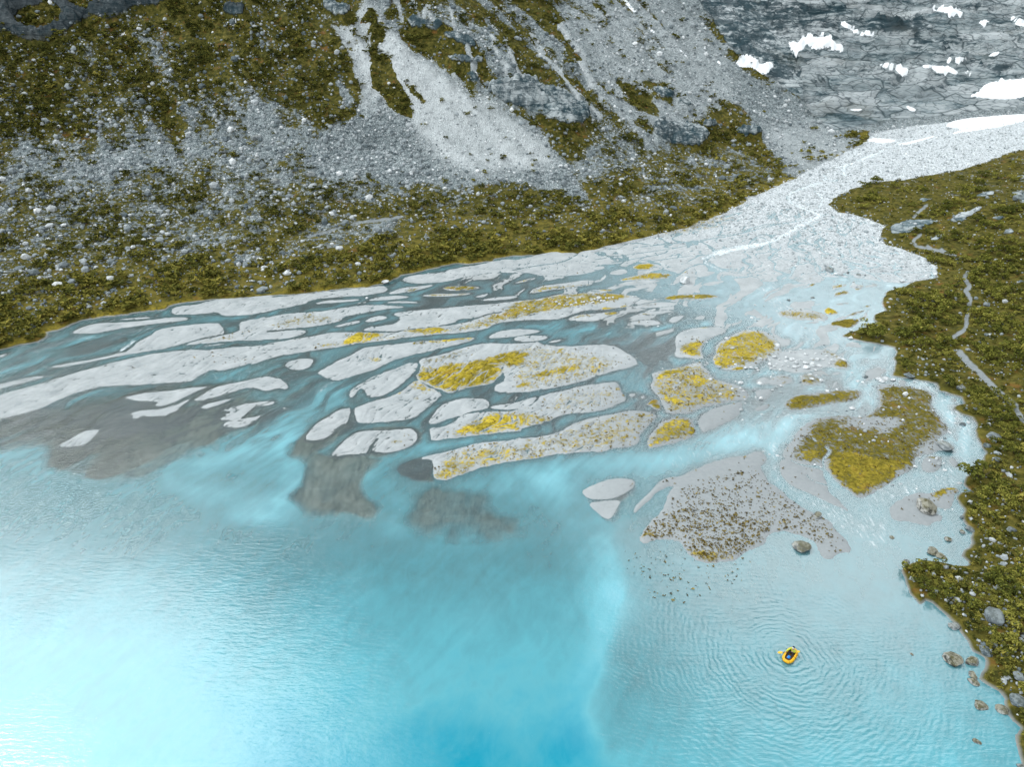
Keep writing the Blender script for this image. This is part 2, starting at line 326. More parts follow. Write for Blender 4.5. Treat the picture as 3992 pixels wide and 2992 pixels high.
('H',.8,[(1320,440),(1380,400),(1500,400),(1510,430),(1490,530),(1340,545)]),
('H',.8,[(1560,420),(1600,405),(1640,450),(1650,480),(1610,495),(1580,470)]),
]
# channels cut back into the land: (window, half width in traced units, line)
CUTS = [
('C',7,[(560,90),(430,165),(200,190),(0,230)]), ('C',6,[(1330,60),(1320,85),(1000,140),(850,165)]), ('C',5,[(1700,-40),(1500,20),(1340,50),(1000,95),(700,140)]),
('C',5,[(1750,95),(1500,110),(1200,150),(900,215),(700,230)]),
('D',8,[(430,20),(470,70),(580,110),(700,170),(800,220),(950,290),(1050,370)]), ('D',10,[(270,110),(280,150),(230,210),(200,280),(120,330)]), ('D',6,[(0,60),(120,130),(250,160),(420,170)]),
('D',6,[(600,40),(620,90),(700,120),(900,140)]), ('D',5,[(850,170),(1000,190),(1200,175)]), ('D',6,[(700,250),(900,260),(1150,250),(1400,250)]), ('D',5,[(300,40),(380,100),(420,170),(400,230),(480,290)]),
('L',10,[(1480,165),(1390,190),(1375,215),(1290,250),(1200,280),(1130,300),(1050,330),(1080,370),(1000,400),(900,430),(840,465),(860,510),(950,545),(1040,575),(1000,600),(940,625),(880,660),(820,700),(740,735),(600,760),(440,800)]),
('C',20,[(1800,60),(1655,135),(1660,175),(1760,215),(1900,280),(2050,340),(2211,430)]), ('L',6,[(1190,280),(1160,310),(1180,340),(1150,370),(1080,380)]), ('L',4,[(1270,255),(1280,300),(1260,340)]), ('L',6,[(990,400),(1000,440),(1050,480),(1040,520),(1000,550)]), ('L',4,[(860,480),(940,520),(1020,510)]),
('L',5,[(1080,570),(1000,590),(900,615),(800,625),(700,650),(560,690),(300,730),(0,760)]), ('L',5,[(940,640),(880,700),(950,730),(1000,760),(1080,800)]), ('L',5,[(740,735),(700,700),(640,720)]), ('L',9,[(820,700),(740,740),(620,765),(450,790),(350,830)]),
('H',8,[(495,500),(470,440),(520,385),(540,355),(505,322)]), ('H',5,[(415,270),(395,248)]), ('H',4,[(530,655),(380,610),(340,560)]), ('H',5,[(480,512),(300,478),(205,435)]),
('F',12,[(960,600),(1000,520),(1040,470)]), ('B',4,[(0,922),(200,912),(420,895)]),('F',14,[(820,160),(830,260),(840,350)]),
('C',6,[(1580,1440),(1540,1480),(1560,1520),(1600,1560),(1590,1610)]), ('C',6,[(1600,1440),(1730,1400),(1850,1375),(2020,1345)]), ('D',6,[(1200,1210),(1000,1185),(900,1190)]), ('D',9,[(950,1155),(1100,1190),(1250,1240),(1380,1270)]),
('D',9,[(950,755),(980,790),(1040,825),(1090,840)]), ('D',8,[(1090,860),(960,750)]),
('J',5,[(1700,1225),(1790,1330),(1970,1420)]),
('H',8,[(1780,700),(1680,700),(1640,660)]), ('D',16,[(1250,1165),(1440,1225),(1500,1290)]),
]
POOL = T('B', [(-340,400),(-200,340),(0,345),(200,335),(400,330),(330,375),(150,435),(0,445),(-200,420)])
# moss and sedge cover: (window, cover, tone: 0 olive .. 1 yellow, outline)
MOSS = [
('B',1,1,[(700,880),(780,810),(880,765),(1050,770),(1090,800),(1000,845),(850,875)]), ('B',.6,.9,[(480,885),(700,850),(1280,795),(1250,820),(800,880),(520,910)]),('B',.8,.8,[(1230,750),(1400,725),(1600,722),(1700,750),(1600,780),(1400,785)]),
('B',.8,1,[(950,990),(1050,990),(1095,1015),(1020,1030)]), ('B',.9,1,[(1450,850),(1700,815),(1870,808),(1885,825),(1700,850),(1500,870)]), ('B',.7,.3,[(1330,855),(1450,850),(1500,865),(1350,880)]),
('B',1,.75,[(1370,1150),(1400,1060),(1500,1080),(1650,1050),(1800,1040),(2000,1000),(2100,960),(2211,940),(2350,940),(2300,1030),(2211,1070),(2110,1060),(2115,1120),(2050,1195),(1850,1235),(1670,1295),(1450,1210)]),
('B',.5,.4,[(1400,1005),(1600,960),(1850,900),(1900,940),(1700,1010),(1500,1050),(1420,1050)]), ('B',.65,.8,[(1280,1250),(1370,1175),(1550,1270),(1540,1300),(1400,1290)]), ('B',.7,.9,[(1090,1330),(1250,1270),(1270,1300),(1130,1325)]), ('B',.6,.8,[(1340,1330),(1400,1330),(1390,1370)]),
('B',.5,.5,[(0,715),(200,680),(450,600),(520,600),(740,650),(640,690),(450,700),(200,740)]), ('B',.45,.4,[(640,750),(800,710),(1140,640),(1250,605),(1200,660),(900,740)]), ('B',.62,.6,[(1900,680),(2000,610),(2211,585),(2300,660),(2050,690),(1980,740),(1700,760),(1750,690)]),
('B',.8,.4,[(1250,425),(1300,395),(1400,382),(1410,390),(1330,420)]), ('B',.85,.4,[(1600,390),(1650,368),(1800,365),(1950,378),(1850,400),(1680,410)]), ('B',.6,.5,[(1400,450),(1550,432),(1750,432),(1880,425),(1780,450),(1500,460)]), ('B',.6,.6,[(1350,255),(1450,240),(1560,235),(1500,265)]),('B',.7,.6,[(2000,400),(2211,330),(2300,320),(2211,350),(2050,405)]), ('B',.7,.7,[(1770,490),(1900,478),(1800,495)]), ('B',.6,.7,[(2100,455),(2300,430),(2300,445)]),
('A',.5,.3,[(1050,985),(1150,965),(1300,948),(1310,958),(1150,985),(1060,995)]), ('A',.25,.3,[(1600,860),(1900,830),(2211,860),(2211,900),(1950,950),(1700,900)]), ('A',.55,.5,[(1700,750),(1800,710),(2000,690),(2211,600),(2211,640),(2000,730),(1800,745)]),
('F',.95,1,[(1640,450),(1750,370),(1900,300),(2000,260),(2211,250),(2350,270),(2300,390),(2000,430),(1800,440)]), ('F',.6,.85,[(1520,760),(1560,700),(1640,610),(1850,560),(2211,490),(2300,650),(1850,755),(1600,830),(1540,810)]), ('F',.75,.9,[(1515,770),(1540,720),(1620,760),(1850,725),(2211,640),(2211,670),(1850,757),(1600,832),(1540,815)]), ('F',.5,.7,[(1140,510),(1200,470),(1330,440),(1350,480),(1300,520),(1180,525)]),
('C',.8,.85,[(0,1130),(150,1120),(300,1080),(450,1050),(600,1010),(610,1070),(500,1120),(300,1160),(100,1190),(0,1190)]), ('C',.75,1,[(0,1210),(150,1180),(200,1220),(100,1260),(0,1250)]), ('C',.75,.8,[(640,1110),(680,1000),(720,1000),(710,1050),(780,1040),(770,1090),(730,1140)]), ('C',.8,.7,[(0,930),(100,960),(130,1040),(50,1080),(0,1080)]), ('C',.7,.9,[(350,915),(470,910),(400,935)]), ('C',.5,.7,[(0,880),(300,900),(700,960),(900,1000),(860,1120),(600,1190),(200,1270),(0,1280)]),
('C',.85,.9,[(1420,880),(1640,830),(1620,980),(1560,985),(1440,960)]), ('C',.75,1,[(1560,730),(1700,718),(1690,735)]), ('C',.74,.75,[(1740,890),(1870,800),(2040,740),(2211,790),(2300,900),(2150,1010),(1860,1100),(1730,1050)]), ('C',.9,1,[(1740,940),(1800,850),(1960,760),(2040,745),(2000,850),(1800,880)]), ('C',.9,.4,[(1850,1010),(1950,970),(2140,990),(2050,1020)]), ('C',.9,.9,[(1720,1040),(1760,1010),(1830,1040),(1800,1065)]), ('C',.9,.9,[(1860,1100),(1890,1070),(1980,1070),(1960,1090)]),
('C',.9,1,[(1210,1130),(1400,1080),(1520,1110),(1500,1130),(1350,1150),(1240,1190)]), ('C',.8,.9,[(1490,1170),(1560,1120),(1690,1150),(1700,1220),(1620,1270),(1540,1250)]), ('C',.75,.9,[(1300,1340),(1400,1340),(1500,1370),(1450,1395),(1350,1380)]), ('C',.6,.8,[(1480,1265),(1600,1285),(1540,1300)]), ('C',.5,.5,[(1750,1210),(1880,1290),(1850,1330),(1780,1270)]), ('C',.65,.8,[(1240,1265),(1320,1285),(1280,1315)]), ('C',.58,.75,[(1220,1110),(1600,1030),(1720,1160),(1950,1240),(1980,1340),(1700,1400),(1500,1460),(1330,1470),(1280,1340),(1200,1240)]), ('C',.8,.9,[(1960,1320),(2000,1310),(2010,1335),(1975,1340)]),
('C',.8,.4,[(1140,1390),(1200,1345),(1260,1350),(1280,1430),(1240,1440),(1180,1400)]), ('C',.85,.6,[(1290,480),(1350,450),(1500,438),(1700,440),(1790,458),(1700,475),(1400,488)]), ('C',.75,.6,[(0,500),(200,480),(400,440),(600,425),(900,430),(1060,470),(900,500),(500,560),(300,590),(80,640),(-250,680),(-100,600)]), ('C',.7,.9,[(720,560),(900,550),(1020,530),(1000,548),(750,577)]), ('C',.8,.7,[(900,320),(1000,285),(1250,245),(1390,270),(1350,300),(1100,315),(950,325)]), ('C',.9,.8,[(1010,205),(1090,175),(1230,175),(1190,230),(1100,230)]), ('C',.7,.6,[(0,345),(100,310),(200,292),(190,310),(60,340)]), ('C',.7,.7,[(130,430),(260,365),(350,370),(500,360),(690,345),(650,360),(400,395),(200,425)]), ('C',.8,.7,[(790,600),(930,588),(900,610),(800,620)]), ('C',.6,.5,[(440,660),(550,620),(700,610),(680,640)]), ('C',.7,.6,[(680,405),(860,395),(850,412),(700,412)]), ('C',.6,.3,[(1080,610),(1150,598),(1200,615)]), ('C',.5,.3,[(1020,555),(1100,525),(1250,505),(1200,540)]),('C',.75,.7,[(130,838),(230,828),(150,850)]),('C',.6,.5,[(1410,265),(1500,235),(1510,265)]),
('G',.8,1,[(0,425),(200,392),(380,370),(480,350),(400,385),(200,422),(0,445)]), ('G',.5,.65,[(0,280),(380,210),(700,70),(1150,10),(1230,60),(1080,250),(1000,320),(700,350),(200,410),(0,430)]), ('G',.85,1,[(1110,30),(1200,40),(1180,80),(1130,75)]), ('G',.72,.75,[(1150,330),(1180,200),(1280,90),(1400,60),(1540,70),(1570,190),(1530,240),(1250,320)]), ('G',.85,.8,[(1500,170),(1560,140),(1570,190),(1520,230)]), ('G',.6,.9,[(1150,330),(1170,260),(1250,240),(1400,270),(1250,320)]),
('G',.62,.85,[(-10,0),(-10,190),(300,130),(480,70),(300,50),(100,0)]), ('G',.75,1,[(0,190),(0,120),(90,110),(80,160)]),('C',.45,.7,[(250,1330),(700,1250),(900,1280),(940,1330),(800,1400),(300,1500)]),('C',.7,.7,[(860,1250),(910,1240),(900,1270)]),('G',.7,.8,[(690,55),(840,30),(820,45),(700,75)]),
('G',.12,.3,[(1100,1120),(1400,650),(2000,480),(2190,620),(2500,850),(2800,1060),(2440,1060),(2190,1080),(1800,1320),(1520,1250),(1350,1090)]), ('G',.24,.3,[(1080,1120),(1200,950),(1500,850),(2000,950),(2200,1050),(2000,1225),(1800,1325),(1600,1310),(1440,1140)]), ('G',.6,.6,[(1480,1200),(1650,1230),(1900,1250),(1900,1300),(1800,1325),(1600,1310)]), ('G',.7,.9,[(1080,1110),(1120,1050),(1200,1060),(1150,1110)]),
('D',.5,.7,[(430,460),(520,435),(525,460),(700,400),(830,380),(700,430),(560,465)]), ('D',.85,.5,[(525,460),(620,412),(820,382),(700,430)]), ('D',.8,.8,[(480,390),(600,350),(690,350),(680,370),(560,395)]), ('D',.45,.8,[(720,320),(850,320),(980,365),(850,380),(730,400)]), ('D',1,1,[(480,590),(510,545),(600,580),(615,605),(540,625)]), ('D',.6,.6,[(80,600),(130,575),(500,610),(530,640),(500,670),(410,665),(250,660),(120,630)]), ('D',.8,1,[(350,580),(480,600),(470,615)]), ('D',1,.3,[(525,695),(600,660),(780,645),(800,680),(720,730),(620,730)]), ('D',.8,.2,[(660,625),(750,590),(850,575),(780,610)]), ('D',.8,.9,[(800,545),(900,525),(920,545),(850,552)]), ('D',.7,.9,[(570,530),(650,505),(650,530)]), ('D',.7,.8,[(860,435),(930,420),(910,440)]), ('D',.8,.4,[(560,1060),(600,1000),(660,990),(700,1050),(690,1080)]),('D',.6,.3,[(440,910),(560,930),(640,990),(560,990)]), ('D',.6,.4,[(275,1225),(300,1130),(370,1115),(500,1190),(420,1220)]), ('D',.7,.6,[(0,1180),(60,1150),(50,1200)]), ('D',.5,.3,[(80,1150),(200,1150),(220,1200),(120,1220)]), ('D',.85,.3,[(135,1390),(200,1320),(400,1290),(650,1265),(800,1270),(825,1295),(760,1350),(600,1380),(450,1410),(220,1445),(150,1415)]),('D',.9,.6,[(370,350),(400,345),(405,360),(375,362)]),('D',.8,.8,[(110,335),(180,322),(180,335)]),
('H',.76,.12,[(940,-215),(1300,-190),(1420,-140),(1450,20),(1550,140),(1555,185),(1430,265),(1270,430),(1285,465),(1250,520),(1000,665),(790,770),(650,660),(520,530),(490,430),(430,480),(240,455),(130,400),(130,350),(240,220),(340,140),(480,70),(690,45),(930,10),(970,-60)]), ('H',.95,.42,[(500,400),(560,340),(750,350),(1000,430),(1200,440),(1280,465),(1000,665),(790,770),(650,660),(520,530)]), ('H',.8,.4,[(230,440),(240,330),(420,330),(510,370),(420,470)]), ('H',.72,.28,[(400,230),(650,290),(1300,300),(1400,370),(1000,400),(560,330)]), ('H',.9,.6,[(1410,740),(1520,670),(1600,660),(1660,690),(1560,710),(1450,760)]),('H',.7,.35,[(1380,400),(1500,400),(1490,430),(1420,420)]),('H',.95,.6,[(1480,290),(1570,280),(1570,345),(1500,340)]),('H',.2,.3,[(0,640),(400,920),(540,960),(720,1200),(560,1260),(440,1150),(200,1050),(0,1050)]),
('L',.8,.9,[(0,590),(100,560),(300,515),(460,485),(430,515),(200,560),(80,580)]), ('L',.5,.7,[(0,640),(150,610),(400,590),(560,580),(480,650),(250,690),(0,705)]), ('L',.35,.5,[(200,560),(460,500),(720,420),(880,390),(640,500),(480,560),(300,600)]),
]
GREYCUT = [('H',[(650,70),(900,60),(1100,80),(1170,140),(1000,170),(780,170),(680,130)]), ('H',[(100,490),(180,430),(300,475),(200,520)]), ('H',[(270,150),(340,140),(300,260),(200,400),(140,400),(200,300)])]
# ------------------------------------------------------------------ terrain grid (polar, finer near the viewer)
rr = [15.0]
while rr[-1] < 1000:
    r_ = rr[-1]
    rr.append(r_ * (1 + (.006 if r_ < 34 else .0024 if r_ < 330 else .004 if r_ < 520 else .03)))
rr = np.array(rr); aa = np.linspace(R(-54), R(54), 1130)
NR, NA = len(rr), len(aa)
GX = (rr[:, None] * np.sin(aa)[None]).ravel().astype(np.float32)
GY = (rr[:, None] * np.cos(aa)[None]).ravel().astype(np.float32)

lw = ground(LEFT_SHORE); rw = ground(RIGHT_SHORE)
lw = np.vstack([lw[:1] + [-260, -60], lw, lw[-1:] + [[90, 150], [300, 520]]])
LEFTP = np.vstack([lw, [[300, 1500], [-1500, 1500], [-1500, lw[0][1]]]])
RIGHTP = np.vstack([[rw[0] + [700, 250]], rw, [[rw[-1][0] + 10, -60], [1500, -60], [1500, 400]]])
HEAD_O, HEAD_N = np.array([121., 251.]), np.array([-.32, .95])

def sd_fields(x, y):
    wob = .8 * fbm(x / 5., y / 5., 3, 5)
    dL = sdf_poly(x, y, LEFTP) + wob; dR = sdf_poly(x, y, RIGHTP) + wob
    dH = (x - HEAD_O[0]) * HEAD_N[0] + (y - HEAD_O[1]) * HEAD_N[1] + 5 * fbm(x / 40, y / 40, 3, 9)
    return dL, dR, dH

def hill(x, y, dL, dR, dH):
    q = AX[0] * x + AX[1] * y
    k = np.interp(q, [40, 110, 190, 260], [1, .8, .35, .2])         # how wide the bouldery apron is
    s = np.maximum(dL, 0)
    a = np.minimum(s, 50 * k); b = np.clip(s - 50 * k, 0, 60 * k); c = np.clip(s - 110 * k, 0, 75); d = np.maximum(s - 110 * k - 75, 0)
    hL = .08 * a + .26 * b + .52 * c + .85 * np.minimum(d, 350)
    s = np.maximum(dR, 0)
    hR = .10 * np.minimum(s, 15) + .16 * np.clip(s - 15, 0, 45) + .22 * np.clip(s - 60, 0, 60) + .5 * np.clip(s - 120, 0, 300)
    hR = hR * np.interp(q, [-30, 60, 140, 230, 300], [.9, .9, .75, .55, .5])
    s = np.maximum(dH, 0)
    hH = .20 * np.minimum(s, 60) + .32 * np.clip(s - 60, 0, 140) + .8 * np.clip(s - 200, 0, 400)
    m = np.maximum(np.maximum(hL, hR), hH)
    return m, hL, hR, hH

dL, dR, dH = sd_fields(GX, GY)
HILL, hL, hR, hH = hill(GX, GY, dL, dR, dH)
ZF = zfloor(GX, GY)
is_head = (hH > np.maximum(hL, hR)) & (dH > 0)
is_left = (hL >= hR) & (dL > 0) & ~is_head
is_right = (hR > hL) & (dR > 0) & ~is_head
dout = np.maximum(dL, dR)

# ---- land field of the river plain, in metres above (+) or into (-) the water's edge
LND = np.full(GX.shape, -9, np.float32); LH = np.full(GX.shape, .3, np.float32)
edge = (.26 * fbm(GX / 1.3, GY / 1.3, 4, 21, .6) + .34 * fbm((.82 * GX - .57 * GY) / 2.6, (.57 * GX + .82 * GY) / 7, 3, 22)).astype(np.float32)
def bbox_idx(P, m):
    return np.nonzero((GX > P[:, 0].min() - m) & (GX < P[:, 0].max() + m) & (GY > P[:, 1].min() - m) & (GY < P[:, 1].max() + m))[0]
for w, hf, pts in BARS:
    P = chaikin(ground(T(w, pts)), 1)
    ix = bbox_idx(P, 6)
    d = sdf_poly(GX[ix], GY[ix], P)
    size = min(np.ptp(P[:, 0]), np.ptp(P[:, 1]))
    e = edge[ix] * min(1, size / 8)
    v = d + e * .8
    if hf < 0.45: v = np.minimum(v, max(hf, -.3) * .8 + .25 * fbm(GX[ix] / 2.2, GY[ix] / .8, 3, 31))   # barely awash
    up = v > LND[ix]
    LND[ix] = np.maximum(LND[ix], v); LH[ix] = np.where(up, abs(hf) * .24, LH[ix])
upq = AX[0] * GX + AX[1] * GY; LPX0, LPY0 = proj(GX, GY, ZF)
vall = ss(158, 174, upq)                                        # above the fan: all gravel, cut by the stream
LND = np.maximum(LND, np.where(vall > 0, vall * 6 - 1.5 + edge * 2, -9))
LND = np.maximum(LND, dout); LH = np.where(dout > -.5, .45, LH)
CUTD = np.full(GX.shape, -9, np.float32)
for w, hw, pts in CUTS:
    C = chaikin(ground(T(w, pts)), 2, closed=False)
    pw = ground(T(w, [pts[len(pts) // 2], (pts[len(pts) // 2][0] + hw, pts[len(pts) // 2][1])]))
    wid = np.linalg.norm(pw[1] - pw[0])
    ix = bbox_idx(C, 5)
    d = wid - dist_line(GX[ix], GY[ix], C) + edge[ix] * min(1, wid) * 1.2
    LND[ix] = np.minimum(LND[ix], -d)
    if w in 'LCD': CUTD[ix] = np.maximum(CUTD[ix], d)
fx, fy = GX - 88, GY - 207; fr_ = np.hypot(fx, fy); th = np.arctan2(-fx, -fy)      # the fan's own braided threads
bn = np.abs(fbm(th * 9 + .5 * fbm(GX / 10, GY / 10, 2, 33), fr_ / 17, 3, 34)); bn2 = np.abs(fbm(th * 22 + .8 * fbm(GX / 7, GY / 7, 2, 35), fr_ / 10, 3, 36))
fanm = (fr_ < 88) & (fr_ > 3) & (upq > 112) & (upq < 192) & (dout < -.5)
LND = np.where(fanm, np.minimum(LND, np.minimum((bn - .05) * fr_ / 11, (bn2 - .02) * fr_ / 26) + np.maximum(edge, -.1) * .4), LND)
perp = (.82 * GX - .57 * GY).astype(np.float32)
rv = fbm(perp / 3.2 + 1.2 * fbm(GX / 11, GY / 11, 2, 37), upq / 15, 4, 38); rv2 = fbm(perp / 1.7 + 1.2 * fbm(GX / 9, GY / 9, 2, 39), upq / 9, 4, 40)
delta = (LPY0 < 1000) & (dout < -1) & (upq < 150)
LND = np.where(delta & (LND < -.15), np.maximum(LND, np.minimum((rv - .27 + .14 * ss(98, 120, upq)) * 2.2, -.05 + .17 * ss(100, 118, upq) + .22 * edge) - 3 * ss(930, 1000, LPY0 + 60 * rv2)), LND)      # sand barely awash between the bars
LND = np.where(delta & (LND > 0) & (LPX0 < 1300), np.minimum(LND, np.maximum((np.abs(rv2) - .014) * 2.4, -.04)), LND)                    # rivulets over the bars
upv = (upq >= 185) & (dout < 0)
LND = np.where(upv, np.maximum(LND, -.6), LND)
Pp = chaikin(ground(POOL), 2); ix = bbox_idx(Pp, 5)
dpool = np.full(GX.shape, -9, np.float32); dpool[ix] = sdf_poly(GX[ix], GY[ix], Pp) + edge[ix]
LND = np.minimum(LND, -dpool)
# ---- moss cover of the plain
MOS = np.zeros(GX.shape, np.float32); YEL = np.zeros(GX.shape, np.float32)
for w, c, yl, pts in MOSS:
    P = chaikin(ground(T(w, pts)), 1)
    ix = bbox_idx(P, 3)
    soft = min(1.4, .25 * min(np.ptp(P[:, 0]), np.ptp(P[:, 1])) + .15)
    v = c * ss(-soft, soft, sdf_poly(GX[ix], GY[ix], P) + edge[ix] * 1.5)
    up = v > MOS[ix]
    YEL[ix] = np.where(up, yl, YEL[ix]); MOS[ix] = np.maximum(MOS[ix], v)
for w, pts in GREYCUT:
    P = chaikin(ground(T(w, pts)), 2); ix = bbox_idx(P, 3)
    MOS[ix] *= 1 - .75 * ss(-1.5, 1.5, sdf_poly(GX[ix], GY[ix], P) + edge[ix] * 4)

# ---- height
lift = np.where(LND > 0, LH * (1 - np.exp(-np.maximum(LND, 0) / .7)), -.75 * (1 - np.exp(np.minimum(LND, 0) / 3.2)) - .02)
plain_rough = .03 * fbm(GX / 3, GY / 3, 3, 41) * ss(0, 1.5, LND)
Z = ZF + HILL + lift + plain_rough
Z += np.where(is_left, ss(0, 25, dL) * (.7 * fbm(GX / 14, GY / 14, 4, 51) + .22 * fbm(GX / 2.2, GY / 2.2, 2, 52)), 0)
ul = .76 * GX + .65 * GY; vl = -.65 * GX + .76 * GY
stk = fbm((ul + 6 * fbm(GX / 60, GY / 60, 2, 3)) / 6., vl / 55., 4, 61)                    # runs down the slope
Z += np.where(is_left, ss(55, 100, dL + .25 * np.maximum(upq - 120, 0)) * (1.5 * stk + .8 * fbm(GX / 5, GY / 5, 3, 62)), 0)
Z += np.where(is_right, ss(1, 14, dR) * (.9 * fbm(GX / 11, GY / 11, 4, 71) + .25 * fbm(GX / 2, GY / 2, 2, 72)), 0)
rid = 1 - 2 * np.abs(fbm((GX + .3 * GY) / 38, (GY - .25 * GX) / 22, 4, 81))
rid2 = 1 - 2 * np.abs(fbm((GX + .2 * GY) / 13, (GY - .2 * GX) / 8, 4, 82))
hz = ss(4, 40, dH)
Z += np.where(is_head, hz * (3.6 * rid + 2.2 * rid2 + 1.4 * fbm(GX / 6, GY / 3.5, 4, 83)), 0)
# ledges of bedrock on the head wall
led = (Z / 4.5 + .8 * fbm(GX / 30, GY / 30, 3, 84)); fr = led - np.floor(led)
Z += np.where(is_head, hz * 4.5 * .45 * (ss(.25, .75, fr) - fr), 0)
up_rough = ss(190, 240, upq) * (dout < 0) * (dH < 0)
Z += up_rough * .5 * fbm(GX / 4, GY / 4, 4, 85)

# ---- masks on the hills, traced in the photograph and laid on the slopes they cover
PX, PY = proj(GX, GY, Z)
wx = PX + 16 * fbm(GX / 9, GY / 9, 4, 91, .6); wy = PY + 11 * fbm(GX / 9, GY / 9, 4, 92, .6)
def pidx(P, m):
    return np.nonzero((PX > P[:, 0].min() - m) & (PX < P[:, 0].max() + m) & (PY > P[:, 1].min() - m) & (PY < P[:, 1].max() + m))[0]
ROCK = np.where(is_left, .2 + .17 * ss(8, 25, dL) * ss(95, 60, dL) * ss(190, 150, upq), np.where(is_right, .1 + .2 * ss(150, 240, upq), .93)).astype(np.float32)
FINE = np.zeros(GX.shape, np.float32); CLIF = np.where(is_head, ss(0, 12, dH), 0).astype(np.float32)
def paint(A, ix0mask, w, val, soft, pts, wob=1.0):
    P = chaikin(T(w, pts), 2); ix = pidx(P, soft * 2 + 12); ix = ix[ix0mask[ix]]
    k = ss(-soft, soft, sdf_poly(PX[ix] + wob * (wx[ix] - PX[ix]), PY[ix] + wob * (wy[ix] - PY[ix]), P))
    A[ix] = A[ix] * (1 - k) + val * k
onhill = (is_left | is_right)
leftm = is_left | ((dL > -12) & ~is_right & ~is_head)
for w, val, soft, pts in [
    ('P',.37,60,[(0,200),(200,160),(420,120),(620,120),(690,60),(760,200),(760,420),(0,470)]),
    ('P',.24,70,[(-60,60),(150,110),(300,80),(560,40),(640,0),(690,30),(700,120),(560,200),(300,240),(-60,300)]),
    ('P',.45,60,[(0,330),(120,290),(330,290),(480,215),(600,190),(735,205),(765,300),(880,420),(760,440),(560,420),(400,400),(250,470),(0,470)]),
    ('P',.62,26,[(100,372),(300,300),(420,290),(420,330),(300,375),(180,410),(60,405)]),
    ('P',.54,40,[(420,300),(520,270),(640,262),(740,235),(770,330),(720,400),(560,395),(440,380)]),
    ('P',.44,40,[(0,430),(300,410),(700,420),(800,470),(720,560),(520,570),(200,520),(0,540)]),
    ('P',.30,45,[(600,440),(830,470),(1300,420),(1700,420),(1640,520),(1250,560),(900,560),(720,600),(560,600)]),
    ('P',.08,10,[(880,560),(1000,480),(1300,490),(1300,560),(1150,560),(900,600),(700,610)]),
    ('P',.45,16,[(630,500),(760,480),(870,470),(870,500),(720,530),(560,580)]),
    ('J',.55,20,[(420,0),(1560,0),(1830,500),(1930,700),(1790,830),(1230,700),(700,350)]),
    ('J',.90,16,[(60,70),(210,215),(390,20),(420,0),(520,0),(520,180),(640,290),(760,380),(870,470),(1060,590),(1230,700),(1380,770),(1560,900),(1720,1120),(1860,1360),(1700,1290),(1560,1200),(1400,1170),(1150,1160),(1000,1200),(600,1160),(200,1150),(0,1100),(0,950),(200,850),(320,720),(340,620),(290,470),(260,340),(200,240)]),
    ('J',.70,24,[(1500,-20),(1690,180),(1760,360),(1830,500),(1930,700),(2060,800),(2210,1000),(2400,900),(2800,560),(2500,150),(2210,-100)]),
    ('L',.80,20,[(640,-40),(1300,130),(1200,220),(1000,300),(870,385),(800,300),(720,190),(650,90)]),
    ('J',.5,24,[(1850,700),(2000,820),(2210,1010),(2300,1100),(1800,1180),(1640,1150),(1800,950)]),
    ('L',.42,16,[(0,130),(230,210),(700,170),(820,300),(870,380),(600,430),(300,520),(0,580)]),
    ('J',.02,5,[(395,12),(490,165),(512,250),(440,290),(410,370),(380,330),(385,260),(425,140),(385,135),(350,150)]),
    ('J',.03,5,[(430,335),(480,325),(560,400),(600,480),(650,640),(682,778),(600,730),(500,660),(430,600),(400,480),(380,420)]),
    ('J',.1,5,[(640,480),(700,560),(770,668),(700,655),(650,560)]),
    ('J',.55,8,[(250,250),(330,170),(360,260),(350,380),(290,350)]),
    ('J',.2,16,[(-250,0),(50,60),(200,220),(270,340),(300,480),(325,600),(310,720),(230,800),(100,850),(-100,650),(-300,500)]),
    ('J',.7,9,[(160,510),(220,500),(300,700),(250,760),(200,700)]),
    ('J',.04,9,[(1500,775),(1640,840),(1780,850),(1800,940),(1700,930),(1590,850)]),
    ('J',.06,8,[(620,170),(860,160),(1130,300),(1150,520),(1300,540),(1250,560),(1130,560),(860,420),(700,290)]),
    ('J',.1,8,[(1180,250),(1300,300),(1420,480),(1500,600),(1720,660),(1640,600),(1480,440),(1350,260),(1250,200)]),
    ('J',.1,9,[(930,0),(1060,120),(1180,200),(1150,80),(1060,0)]),('J',.1,9,[(1330,-20),(1480,120),(1640,330),(1750,480),(1780,420),(1640,160),(1540,-20)]),('J',.2,9,[(1800,0),(1900,40),(1960,160),(1920,150)]),
    ('J',.95,6,[(500,120),(620,150),(600,230),(560,250)]),
    ('J',.15,8,[(1500,440),(1640,480),(1800,560),(1820,620),(1700,560),(1540,500)]), ('J',.12,9,[(2000,530),(2200,600),(2300,740),(2200,740),(2040,620)]), ('J',.2,10,[(2130,760),(2230,800),(2260,900),(2150,850)]),
    ('K',.08,8,[(0,455),(120,480),(160,520),(180,600),(80,580),(0,490)]), ('K',.12,9,[(90,0),(270,0),(420,160),(530,350),(480,330),(330,220),(200,120)]),
    ('K',.78,16,[(60,-80),(270,-80),(430,180),(540,350),(700,460),(830,540),(1000,660),(1250,800),(1000,850),(500,600),(150,200)]),('L',.2,8,[(540,60),(690,90),(700,150),(560,130)]),('L',.12,9,[(560,150),(700,160),(800,290),(700,270),(600,200)]),
    ]: paint(ROCK, leftm, w, val, soft, pts)
